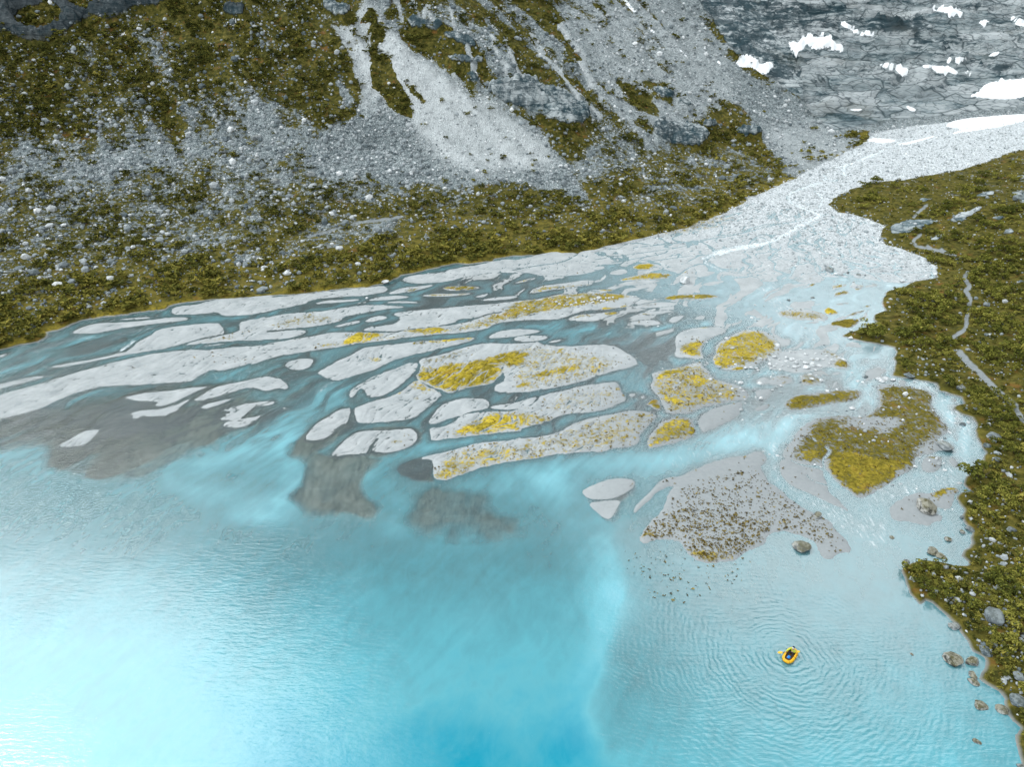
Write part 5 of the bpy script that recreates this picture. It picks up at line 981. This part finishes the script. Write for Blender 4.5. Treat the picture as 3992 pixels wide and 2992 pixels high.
tag(merged('river_stones', RP, x, scl, rng.uniform(0, 6.28, len(x)), tone, M_SCREE, False, tilt=.5), 'countless pale cobbles of the upper gravel fan and stream bed', 'stones', None, 'stuff')

# ------------------------------------------------------------------ snow
s_ = NT('old_snow'); sn = s_.noise(.6, None, 4)
M_SNOW = s_.done(s_.bsdf(s_.mix(s_.ramp(sn, .4, .75), (.86, .89, .91), (.74, .78, .80)), .7, s_.bump(sn, .4, .3), .2))
SNOW = [
 ('K','long snow tongue against the dark rock at the top of the right scree',[(538,365),(570,353),(640,383),(690,428),(740,405),(764,442),(705,462),(670,432),(620,402),(560,382)]),
 ('K','largest two-lobed snow field in the middle of the bedrock wall',[(833,245),(880,238),(905,250),(930,208),(1050,213),(1085,208),(1130,255),(1185,297),(1120,292),(1060,268),(1000,278),(950,250),(945,280),(900,300),(845,300),(860,272)]),
 ('K','narrow snow streak slanting above the two-lobed snow field',[(1142,130),(1165,122),(1220,150),(1240,165),(1290,175),(1365,216),(1310,204),(1230,178),(1170,152)]),
 ('K','wide snow patch high near the top right edge',[(1663,52),(1720,36),(1800,46),(1870,76),(1862,90),(1780,74),(1700,62)]),
 ('K','small triangular snow patch below the wide high patch',[(1948,115),(1990,130),(2032,140),(1965,152)]),
 ('K','snow patch at the right edge near the top corner',[(2128,92),(2170,103),(2260,130),(2250,155),(2160,147),(2165,120)]),
 ('K','thin oval snow patch on the right side of the bedrock bowl',[(1996,318),(2080,293),(2088,303),(2020,328)]),
 ('K','flat snow patch at the bottom of the bedrock bowl',[(1756,342),(1830,328),(1895,333),(1860,347),(1800,357)]),
 ('K','ragged snow patch in the middle of the polished slabs',[(1363,368),(1440,368),(1500,383),(1572,405),(1510,440),(1480,412),(1420,392)]),
 ('K','broken chain of snow running right of the ragged patch',[(1603,366),(1680,378),(1780,385),(1845,420),(1800,434),(1720,404),(1650,392)]),
 ('K','little snow sliver at the end of the broken snow chain',[(1856,414),(1900,420),(1985,440),(1900,434)]),
 ('K','big upper snow field at the right edge above the stream source',[(1870,552),(1950,540),(1990,478),(2100,465),(2290,445),(2290,540),(2140,577),(2000,567)]),
 ('L','big lower snow field at the right edge feeding the stream',[(1755,62),(1800,28),(1950,8),(2290,-14),(2290,15),(2100,62),(1900,92),(1775,112),(1860,77),(1780,68)]),
 ('K','small white snow patch on the slabs above the lower snow field',[(1522,606),(1560,620),(1597,635),(1560,648)]),
 ('K','thin snow lens at the foot of the slabs near the scree',[(1197,632),(1270,627),(1280,634),(1240,642)]),
 ('K','short snow strip lying in a gully of the right scree',[(203,262),(240,300),(272,328),(250,324)]),
 ('K','short snow strip in the gully right of the first scree strip',[(347,258),(400,302),(380,294)]),
 ('K','tiny snow spot at the top of the right scree edge',[(433,338),(467,372),(445,370)]),
 ('K','tiny snow strip near the upper left of the right scree',[(28,148),(88,190),(60,184)]),
 ('L','flat snow bridge where the stream begins',[(1293,135),(1400,130),(1478,145),(1430,160),(1330,157)]),
 ('L','thin snow strip right of the snow bridge along the stream',[(1478,166),(1560,150),(1705,113),(1690,125),(1580,158),(1510,172)]),
 ('I','white triangular snow patch under a rock in the left scrub',[(1448,133),(1540,148),(1515,180)]),
 ('I','snow blob at the left end of the thin snow line',[(693,242),(730,228),(737,240)]),('I','longest snow blob in the thin snow line below the dark cliff',[(752,228),(790,210),(832,218),(770,232)]),
 ('I','small snow blob in the middle of the thin snow line',[(866,215),(900,207),(895,218)]),('I','thin snow thread at the right end of the snow line',[(965,208),(1020,180),(1085,152),(1085,160),(1000,194)]),
 ('J','snow ribbon in the high gully at the top of the picture',[(2025,-10),(2060,-4),(2085,40),(2138,90),(2085,62)]),
]
for w_, lab, pts in SNOW:
    P = chaikin(T(w_, pts), 2); ix = pidx(P, 4)
    s_d = np.full(GX.shape, -99, np.float32); s_d[ix] = sdf_poly(PX[ix], PY[ix], P) + .6 * fbm(GX[ix] / 6, GY[ix] / 6, 4, 111, .6)
    zz = Z - .10 + .30 * ss(-1.0, 1.6, s_d)
    sel = s_d[QUADS].max(1) > -2.2
    if sel.sum() < 4: continue
    o = submesh('snow_patch', sel, M_SNOW, np.stack([GX, GY, zz], 1), {}); tag(o, lab, 'snow patch', 'old snow patches')
# ------------------------------------------------------------------ shrubs
def leaf_mat(name, cols):
    m = NT(name); tn = m.attr('tone'); oi = m.n('ObjectInfo').outputs['Random']
    f = m.math('ADD', tn, m.math('MULTIPLY_ADD', oi, .46, -.20))
    c = m.cramp(f, cols)
    return m.done(m.bsdf(c, .85, None, .02))
M_LEAF = leaf_mat('willow_leaves', [(.1, (.040, .050, .013)), (.4, (.100, .112, .022)), (.7, (.205, .205, .040)), (1, (.36, .32, .075))])
M_FARL = leaf_mat('far_scrub_leaves', [(.1, (.024, .032, .010)), (.45, (.066, .074, .018)), (.75, (.15, .146, .030)), (1, (.27, .235, .05))])
m = NT('willow_bark'); M_BARK = m.done(m.bsdf(m.mix(m.noise(9), (.05, .04, .03), (.13, .11, .09)), .9))
def shrub(seed, n, leaf, flat=.75):
    """leaf clusters on a loose dome of radius 1, with uneven outline and gaps"""
    r = np.random.default_rng(seed); nb = 7 if n > 150 else 4
    bc = r.normal(size=(nb, 3)) * [.45, .45, .22] + [0, 0, .42]; br = r.uniform(.32, .55, nb)
    k = r.integers(0, nb, n); d = r.normal(size=(n, 3)); d /= np.linalg.norm(d, axis=1)[:, None]; d[:, 2] = np.abs(d[:, 2]) * .9 + .1 * d[:, 2]
    p = bc[k] + d * (br[k] * r.uniform(.55, 1.08, n) ** .6)[:, None] * [1, 1, flat]; p[:, 2] = np.maximum(p[:, 2], .04)
    a = r.normal(size=(n, 3)); a[:, 2] *= .5; a /= np.linalg.norm(a, axis=1)[:, None]; b = np.cross(a, r.normal(size=(n, 3)) + [0, 0, 1.2]); b /= np.linalg.norm(b, axis=1)[:, None]
    L = leaf * r.uniform(.6, 1.3, n)[:, None]
    V = np.stack([p - a * L, p + b * L * .42, p + a * L, p - b * L * .42], 1).reshape(-1, 3)
    Fq = np.arange(4 * n).reshape(n, 4)
    tone = r.normal(.5, .17, n); tone = np.repeat(tone - .0, 4)
    return V, Fq, tone
def stems(seed, n=7):
    r = np.random.default_rng(seed); Vs, Fs = [], []
    for i in range(n):
        a = r.uniform(0, 6.28); q = [np.array([.05 * math.cos(a), .05 * math.sin(a), -.05])]
        for j in range(4): q.append(q[-1] + np.array([math.cos(a) * r.uniform(.06, .16), math.sin(a) * r.uniform(.06, .16), r.uniform(.12, .2)])); a += r.uniform(-.5, .5)
        b = len(Vs)
        for j, p in enumerate(q):
            w_ = .032 * (1 - j / 5)
            for t in range(5): Vs.append(p + [w_ * math.cos(t * 1.257), w_ * math.sin(t * 1.257), 0])
        for j in range(4):
            for t in range(5): Fs.append([b + j * 5 + t, b + j * 5 + (t + 1) % 5, b + j * 5 + 5 + (t + 1) % 5, b + j * 5 + 5 + t])
    return np.array(Vs), np.array(Fs)
NEARP = []
for i in range(6):
    V, Fq, tn = shrub(500 + i, 380, .145); cr = mesh_np('foliage', V, Fq, M_LEAF, dict(tone=tn), False)
    sv, sf = stems(540 + i); st = mesh_np('branches', sv, sf, M_BARK); NEARP.append((cr.data, st.data)); bpy.data.objects.remove(cr); bpy.data.objects.remove(st)
MIDP = [shrub(560 + i, 120, .22) for i in range(5)]; FARP = [shrub(580 + i, 44, .34, .7) for i in range(6)]
clump = fbm(GX / 9, GY / 9, 4, 121)
# right bank
wgt = np.where(is_right & (LND > .7) & (dR > 1.0) & (PATH < -5) & (CLIF < .4), ss(-.12, .22, clump + .12 * ss(4, 16, dR) - .18 * ss(150, 230, upq)), 0)
x, c = scatter(wgt, 5200)
keep, cell = [], {}
rs = np.exp(rng.normal(-.16, .42, len(x))); rs = np.clip(rs, .32, 1.8) * np.interp(np.hypot(x[:, 0], x[:, 1]), [45, 90, 250], [.9, 1.05, 1.0])
for i in range(len(x)):
    key = (int(x[i, 0] // 2), int(x[i, 1] // 2)); ok = True
    for a in (-1, 0, 1):
        for b in (-1, 0, 1):
            for j in cell.get((key[0] + a, key[1] + b), ()):
                if (x[i, 0] - x[j, 0]) ** 2 + (x[i, 1] - x[j, 1]) ** 2 < (.62 * (rs[i] + rs[j])) ** 2: ok = False; break
            if not ok: break
        if not ok: break
    if ok and all((x[i, 0] - bx) ** 2 + (x[i, 1] - by) ** 2 > (br + rs[i] * .55) ** 2 for bx, by, br in BOULDERS): keep.append(i); cell.setdefault(key, []).append(i)
keep = np.array(keep); xs, rs = x[keep], rs[keep]
# left shore strip and slope
strip = np.where(is_left & (LND > .6) & (dL > .8), 1, 0) * (CLIF < .4) * (PATH < -3)
dens = ss(-.25, .35, clump - .9 * np.maximum(ROCK - .25, 0) + .35 * ss(14, 3, dL) * ss(60, 90, upq) + .1 + .35 * ss(85, 120, dL) * ss(150, 110, upq))
x2, c2 = scatter(strip * (dens * (1 - .75 * ROCK) + .012), 9000)
r2 = np.clip(np.exp(rng.normal(-.42, .33, len(x2))), .28, 1.35) * np.interp(np.hypot(x2[:, 0], x2[:, 1]), [110, 200, 330], [.95, 1.0, 1.45]) * np.interp(dL[c2], [4, 16, 30], [1.3, 1.25, 1])
sx, sy = proj(xs[:, 0], xs[:, 1], xs[:, 2]); vis = (sx > 0) & (sx < PW) & (sy > 0) & (sy < PH)
size = rs / np.linalg.norm(xs - [0, 0, CAM_H], axis=1) * vis
order = np.argsort(-size); near = order[:300]; rest = np.setdiff1d(np.arange(len(xs)), near)
for q, i in enumerate(near):
    cr, st = NEARP[q % 6]
    o = bpy.data.objects.new('willow_shrub', None); COL.objects.link(o); o.empty_display_size = .3
    o.location = xs[i]; o.rotation_euler = (0, 0, rng.uniform(0, 6.28)); s_ = rs[i]; o.scale = (s_ * rng.uniform(.9, 1.15), s_ * rng.uniform(.9, 1.15), s_ * rng.uniform(.9, 1.35))
    tag(o, 'olive green willow shrub in the scrub along the right bank', 'shrub', 'willow shrubs on the right bank')
    for nm, dt in (('foliage', cr), ('branches', st)):
        ch = bpy.data.objects.new(nm, dt); COL.objects.link(ch); ch.parent = o
xg, cg = scatter(.6 * np.where(is_right & (LND > .4) & (dR > .2) & (PATH < -3) & (CLIF < .4), ss(-.6, .3, -clump), 0), 2600)
rg = np.clip(np.exp(rng.normal(-1.05, .35, len(xg))), .15, .6)
def sc3(r): return np.stack([r, r, r * rng.uniform(.85, 1.25, len(r))], 1)
tag(merged('willow_scrub', MIDP, xs[rest], sc3(rs[rest]), rng.uniform(0, 6.28, len(rest)), rng.normal(.02, .15, len(rest)), M_LEAF), 'farther willow scrub covering the upper right bank', 'scrub', None, 'stuff')
tag(merged('hillside_scrub', FARP, x2, sc3(r2), rng.uniform(0, 6.28, len(x2)), rng.normal(-.02, .13, len(x2)) + .20 * ss(40, 8, dL[c2]), M_FARL), 'low olive scrub spread over the mountainside and left shore', 'scrub', None, 'stuff')

tag(merged('dwarf_scrub', FARP, xg, sc3(rg), rng.uniform(0, 6.28, len(xg)), rng.normal(-.02, .16, len(xg)), M_FARL), 'knee high heath and dwarf willow between the larger shrubs of the right bank', 'heath', None, 'stuff')
# ------------------------------------------------------------------ sedge tufts on the bars
m = NT('sedge'); tn = m.attr('tone')
M_SEDGE = m.done(m.bsdf(m.cramp(tn, [(.2, (.045, .035, .012)), (.5, (.13, .095, .022)), (.8, (.36, .27, .045))]), .8, None, .1))
TUFT = [shrub(600 + i, 16, .5, .6) for i in range(4)]
def inpoly(w_, pts):
    Q = chaikin(ground(T(w_, pts)), 2); k = np.zeros(GX.shape, np.float32); ix = bbox_idx(Q, 1); k[ix] = ss(-.6, .8, sdf_poly(GX[ix], GY[ix], Q)); return k
tw = inpoly('G', [(1080,1120),(1200,950),(1500,840),(2000,930),(2250,1050),(2000,1225),(1800,1325),(1600,1310),(1440,1140)]) + .3 * inpoly('G', [(1500,650),(2000,480),(2190,620),(2800,1060),(2700,1200),(2200,1050),(1500,850),(1380,700)])
tw = tw * (LND > .1) + .30 * (MOS > .1) * (MOS < .6) * (LND > .15) + .22 * (MOS > .55) * (LND > .15) + .04 * (LND > .3) * (dout < -1) * (upq < 150) * ss(-20, 20, GX)
wat_t = inpoly('G', [(950,1200),(1200,1150),(1440,1170),(1560,1310),(1800,1340),(2000,1250),(2100,1290),(1900,1500),(1300,1750),(1000,1500)]) * (LND < 0) * .10
x3, c3 = scatter(tw * (dout < -.5) + wat_t, 4800)
x3[:, 2] = np.maximum(x3[:, 2], ZF[c3] - .05); r3 = np.clip(np.exp(rng.normal(-2.35, .4, len(x3))), .04, .22)
tag(merged('sedge_tufts', TUFT, x3, sc3(r3), rng.uniform(0, 6.28, len(x3)), rng.normal(-.02, .16, len(x3)) + .22 * YEL[c3] * (MOS[c3] > .15), M_SEDGE), 'small brown and yellow sedge tufts dotted over the gravel bars', 'sedge tufts', None, 'stuff')
# ------------------------------------------------------------------ raft, paddler and paddle
def ray_z(P, z):
    px, py = np.asarray(P, float); d = np.array([px - PW / 2, FPX * CP + (PH / 2 - py) * SP, -FPX * SP + (PH / 2 - py) * CP]); t = (z - CAM_H) / d[2]
    return Vector((d[0] * t, d[1] * t, z))
tq = lambda u, v: T('Q', [(u, v)])[0]
stern, bow = ray_z(tq(1310, 690), .12), ray_z(tq(1035, 1075), .12)
mid = (stern + bow) / 2; ang = math.atan2((bow - stern).y, (bow - stern).x); LEN = (bow - stern).length
MW = Matrix.Translation((mid.x, mid.y, .0)) @ Matrix.Rotation(ang, 4, 'Z'); MI = MW.inverted()
print('RAFT', mid, math.degrees(ang), LEN)
def simple(name, col, rough=.5, spec=.4, var=.12, sc=6):
    m = NT(name); tc = m.n('TexCoord').outputs['Object']; k = m.noise(sc, tc, 4)
    return m.done(m.bsdf(m.mix(m.math('MULTIPLY', k, var * 2), col, tuple(c * .6 for c in col)), rough, m.bump(m.noise(22, tc, 2), .15, .02), spec))
M_YEL = simple('yellow_raft_fabric', (.85, .45, .012), .42); M_BLK = simple('black_webbing', (.035, .022, .018), .6); M_BLUE_ = simple('blue_drybag', (.01, .24, .72), .4)
M_LIME = simple('lime_jacket', (.52, .62, .06), .6); M_DARK = simple('dark_trousers', (.018, .018, .024), .7); M_SKIN = simple('skin', (.50, .30, .21), .55); M_HAIR = simple('hair', (.02, .015, .012), .6); M_CAP = simple('navy_cap', (.012, .02, .05), .7); M_SHAFT = simple('paddle_shaft', (.03, .025, .02), .4); M_BLADE = simple('paddle_blade', (.88, .56, .05), .4); M_FLOOR = simple('raft_floor', (.30, .15, .02), .6); M_VISOR = simple('pale_peak', (.72, .78, .82), .6)
def root(name, label, cat, loc, rz):
    o = bpy.data.objects.new(name, None); COL.objects.link(o); o.location = loc; o.rotation_euler = (0, 0, rz); o.empty_display_size = .3; return tag(o, label, cat)
A_, B_, RT = LEN / 2 - .15, .385, .15
def cpath(n=72, a=A_, b=B_, e=3.0, z=.15, lift=.09):
    t = np.linspace(0, 2 * math.pi, n, endpoint=False); c, s = np.cos(t), np.sin(t)
    x = a * np.sign(c) * np.abs(c) ** (2 / e); y = b * np.sign(s) * np.abs(s) ** (2 / e)
    taper = 1 - .10 * np.maximum(x / a, 0) ** 2
    return np.stack([x, y * taper, z + lift * np.maximum(np.abs(x) / a - .45, 0) ** 2 * 2.4], 1)
def sweep(path, rad, k=14, closed=True, ang0=0, arc=2 * math.pi):
    """rings along a path: (V, F)"""
    n = len(path); Vs = []; full = arc > 6.2
    tn_ = np.roll(path, -1, 0) - np.roll(path, 1, 0) if closed else np.gradient(path, axis=0)
    tn_ /= np.linalg.norm(tn_, axis=1)[:, None]; up = np.array([0, 0, 1.]); 
    th = ang0 + np.linspace(0, arc, k, endpoint=not full)
    rad = np.broadcast_to(rad, n)
    for i in range(n):
        s = np.cross(tn_[i], up); s /= np.linalg.norm(s) + 1e-9; u = np.cross(s, tn_[i])
        Vs.append(path[i] + rad[i] * (np.cos(th)[:, None] * s + np.sin(th)[:, None] * u))
    Fs = [[i * k + j, ((i + 1) % n) * k + j, ((i + 1) % n) * k + (j + 1) % k, i * k + (j + 1) % k] for i in range(n if closed else n - 1) for j in range(k if full else k - 1)]
    return np.vstack(Vs), np.array(Fs)
raft = root('inflatable_raft', 'small yellow inflatable packraft floating on the pale shallows', 'raft', (mid.x, mid.y, 0), ang)
path = cpath(); seg = (np.arange(72) % 12 == 0); rad = np.where(seg, RT * .982, RT)      # panels pinched at the seams
V, Fq = sweep(path, rad); mesh_np('tube', V, Fq, M_YEL, parent=raft)
for i in range(6, 72, 12):
    p = path[[i - 1, i, i + 1]] * .5 + path[[i, i, i]] * .5
    V, Fq = sweep(p + (p - p[1]) * -.72, RT * 1.012, 14, False, -.4, 3.9); o = mesh_np('seam', V, Fq, M_BLK, parent=raft)
V, Fq = sweep(cpath(72), RT * 1.03, 6, True, 2.05, .75); mesh_np('coaming_strip', V, Fq, M_BLK, parent=raft)
fl = cpath(48, A_ - .02, B_ - .02, 3, .05, .0); bm = bmesh.new(); c0 = bm.verts.new((0, 0, .045)); vs = [bm.verts.new(p) for p in fl]
for i in range(48): bm.faces.new((c0, vs[i], vs[(i + 1) % 48]))
me = bpy.data.meshes.new('floor'); bm.to_mesh(me); bm.free(); me.materials.append(M_FLOOR); fo = bpy.data.objects.new('floor', me); COL.objects.link(fo); fo.parent = raft
def bm_obj(name, bm, mat, parent=None, smooth=True):
    me = bpy.data.meshes.new(name); bm.to_mesh(me); bm.free(); me.materials.append(mat)
    for p in me.polygons: p.use_smooth = smooth
    o = bpy.data.objects.new(name, me); COL.objects.link(o)
    if parent: o.parent = parent
    return o
for t in (2, 9, 63, 70, 20, 52):                              # tie-down patches round the bow and sides
    p = path[t]; d = Vector((p[0], p[1], 0)).normalized(); bm = bmesh.new()
    bmesh.ops.create_cone(bm, cap_ends=True, segments=12, radius1=.035, radius2=.028, depth=.02, matrix=Matrix.Translation(Vector(p) + d * .09 + Vector((0, 0, .122))) @ d.lerp(Vector((0, 0, 1)), .62).to_track_quat('Z', 'Y').to_matrix().to_4x4())
    bm_obj('tie_down', bm, M_BLK, raft, False)
bm = bmesh.new(); bmesh.ops.create_uvsphere(bm, u_segments=20, v_segments=12, radius=1, matrix=Matrix.Translation((-A_ + .17, 0, .30)) @ Matrix.Diagonal((.12, .30, .20, 1)))
bm_obj('backrest', bm, M_YEL, raft)
# bag at the foot end
def skin(name, J, E, Rd, mat, parent=None, sub=2):
    me = bpy.data.meshes.new(name); me.from_pydata([tuple(j) for j in J], E, []); o = bpy.data.objects.new(name, me); COL.objects.link(o)
    md = o.modifiers.new('skin', 'SKIN'); sv = me.skin_vertices[0].data
    for i, r_ in enumerate(Rd): sv[i].radius = (r_, r_) if not isinstance(r_, tuple) else r_; sv[i].use_root = i == 0
    sb = o.modifiers.new('sub', 'SUBSURF'); sb.levels = sub; sb.render_levels = sub
    dg = bpy.context.evaluated_depsgraph_get(); m2 = bpy.data.meshes.new_from_object(o.evaluated_get(dg)); m2.name = name
    o.modifiers.clear(); o.data = m2; m2.materials.append(mat)
    for p in m2.polygons: p.use_smooth = True
    if parent: o.parent = parent
    return o
bag = skin('dry_bag', [(0, 0, 0), (.16, .02, .03), (.32, .0, .05), (.40, .0, .06), (.12, .13, .02), (.14, -.13, .03), (.30, -.12, .05)], [(0, 1), (1, 2), (2, 3), (1, 4), (1, 5), (2, 6)], [.10, .13, .12, .08, .07, .07, .06], M_BLUE_)
bag.location = MW @ Vector((.08, .0, .17)); bag.rotation_euler = (0, 0, ang); tag(bag, 'bright blue bag lying in the foot end of the yellow raft', 'bag')
# paddle
Lb, Rb = ray_z(tq(825, 785), .34), ray_z(tq(1462, 752), .50)
pl, pr = MI @ Lb, MI @ Rb; pm = (pl + pr) / 2; pd = (pr - pl).normalized()
pad = root('paddle', 'double bladed yellow kayak paddle held across the raft', 'paddle', (0, 0, 0), 0); pad.matrix_world = MW @ Matrix.Translation(pm)
pad.location = MW @ pm; pad.rotation_euler = (0, 0, ang)
half = (pr - pl).length / 2; ax = np.array(pd)
V, Fq = sweep(np.array([ax * t for t in np.linspace(-half + .3, half - .3, 12)]), .016, 8, False); mesh_np('shaft', V, Fq, M_SHAFT, parent=pad)
for s_ in (-1, 1):
    n_ = 14; tt = np.linspace(0, 1, n_); wv = .115 * np.sin(np.clip(tt * .92 + .04, 0, 1) * math.pi) ** .55
    side = Vector(ax).cross(Vector((.55, 0, .83))).normalized(); nrm = Vector(ax).cross(side)
    Vs = []; k = 8
    for i in range(n_):
        c_ = Vector(ax * s_ * (half - .46 + .46 * tt[i]))
        for j in range(k):
            a_ = j / k * 6.2832; Vs.append(c_ + side * wv[i] * math.cos(a_) + nrm * (.012 * math.sin(a_) - .25 * (wv[i] * math.cos(a_)) ** 2))
    Fs = [[i * k + j, i * k + (j + 1) % k, (i + 1) * k + (j + 1) % k, (i + 1) * k + j] for i in range(n_ - 1) for j in range(k)]
    mesh_np('blade', np.array(Vs), np.array(Fs), M_BLADE, parent=pad)
# paddler, seated at the stern and facing the bow, built in the raft's own frame
per = root('person', 'seated paddler in lime jacket and dark cap holding a double paddle', 'person', (mid.x, mid.y, 0), ang)
sx0 = -A_ + .36
pel, sp1, sp2, nk, hd, hd2 = [Vector(v) for v in ((sx0, 0, .20), (sx0 - .03, 0, .36), (sx0 - .02, 0, .54), (sx0 + .01, 0, .68), (sx0 + .04, 0, .79), (sx0 + .05, 0, .90))]
J = [pel, sp1, sp2, nk, hd, hd2]; E = [(0, 1), (1, 2), (2, 3), (3, 4), (4, 5)]; Rd = [(.15, .11), (.14, .10), (.155, .105), .055, .082, .085]
def add(p, par, r_): J.append(Vector(p)); Rd.append(r_); E.append((par, len(J) - 1)); return len(J) - 1
add(hd + Vector((.095, 0, .03)), 4, .022)                        # nose
for s_ in (-1, 1): add(hd + Vector((0, .085 * s_, .04)), 4, .018)  # ears
jack = [(0, 1), (1, 2)]; JJ = [pel + Vector((0, 0, .02)), sp1, sp2]; JR = [(.165, .125), (.16, .12), (.18, .125)]
trJ = [pel]; trE = []; trR = [(.165, .125)]
FING = []
for s_ in (-1, 1):
    hand = pm + pd * (.30 * (1 if (pd.y * s_) > 0 else -1)); sh = sp2 + Vector((.0, .19 * s_, .05))
    dv = hand - sh; el = sh + dv * .5 + Vector((-.05, .10 * s_, -.13)); wr = hand + (el - hand).normalized() * .07 + Vector((0, 0, .012))
    a = add(sh, 2, .062); b = add(el, a, .046); c_ = add(wr, b, .030); h_ = add(hand + Vector((-.015, 0, .03)), c_, (.040, .026))
    k0 = len(JJ); JJ += [sh, el, wr + (el - wr) * .1]; JR += [.082, .068, .052]; jack += [(2, k0), (k0, k0 + 1), (k0 + 1, k0 + 2)]
    FING.append((hand, s_, h_))
    hip = pel + Vector((.02, .10 * s_, -.01)); kn = Vector((sx0 + .40, .17 * s_, .36)); an = Vector((sx0 + .74, .13 * s_, .13)); toe = an + Vector((.14, .01 * s_, .05))
    a = add(hip, 0, .088); b = add(kn, a, .058); c_ = add(an, b, .038); add(toe, c_, .034)
    k0 = len(trJ); trJ += [hip, kn, an + (kn - an) * .06]; trR += [.105, .075, .055]; trE += [(0, k0), (k0, k0 + 1), (k0 + 1, k0 + 2)]
for hand, s_, h_ in FING:                                        # fingers curl round the shaft
    for f in range(4):
        o_ = pd * (.026 * (f - 1.5)); L_ = [.9, 1, .95, .8][f]
        p1 = add(hand + o_ + Vector((.022, 0, .028 * L_)), h_, .0095); p2 = add(hand + o_ + Vector((.034 * L_, 0, -.002)), p1, .0085); add(hand + o_ + Vector((.014, 0, -.024 * L_)), p2, .0075)
    p1 = add(hand + pd * (.048 * (1 if (pd.y * s_) < 0 else -1)) + Vector((-.01, 0, .012)), h_, .011); add(hand + pd * (.040 * (1 if (pd.y * s_) < 0 else -1)) + Vector((.012, 0, -.012)), p1, .009)
skin('body', J, E, Rd, M_SKIN, per)
skin('jacket', JJ, jack, JR, M_LIME, per); skin('trousers', trJ, trE, trR, M_DARK, per)
bm = bmesh.new(); bmesh.ops.create_uvsphere(bm, u_segments=20, v_segments=12, radius=.105, matrix=Matrix.Translation(hd2 + Vector((-.012, 0, .0))))
bmesh.ops.delete(bm, geom=[v for v in bm.verts if v.co.z < hd2.z - .015], context='VERTS'); cap = bm_obj('cap', bm, M_CAP, per)
bm = bmesh.new(); bmesh.ops.create_uvsphere(bm, u_segments=16, v_segments=8, radius=1, matrix=Matrix.Translation(hd2 + Vector((.10, 0, .0))) @ Matrix.Diagonal((.09, .08, .014, 1))); o = bm_obj('peak', bm, M_VISOR, cap)
bm = bmesh.new(); bmesh.ops.create_uvsphere(bm, u_segments=16, v_segments=10, radius=.098, matrix=Matrix.Translation(hd + Vector((-.03, 0, .03)))); bmesh.ops.delete(bm, geom=[v for v in bm.verts if v.co.x > hd.x + .0], context='VERTS'); bm_obj('hair', bm, M_HAIR, per)
for s_ in (-1, 1):
    bm = bmesh.new(); bmesh.ops.create_uvsphere(bm, u_segments=8, v_segments=6, radius=.011, matrix=Matrix.Translation(hd + Vector((.082, .030 * s_, .045)))); bm_obj('eye', bm, M_HAIR, per)
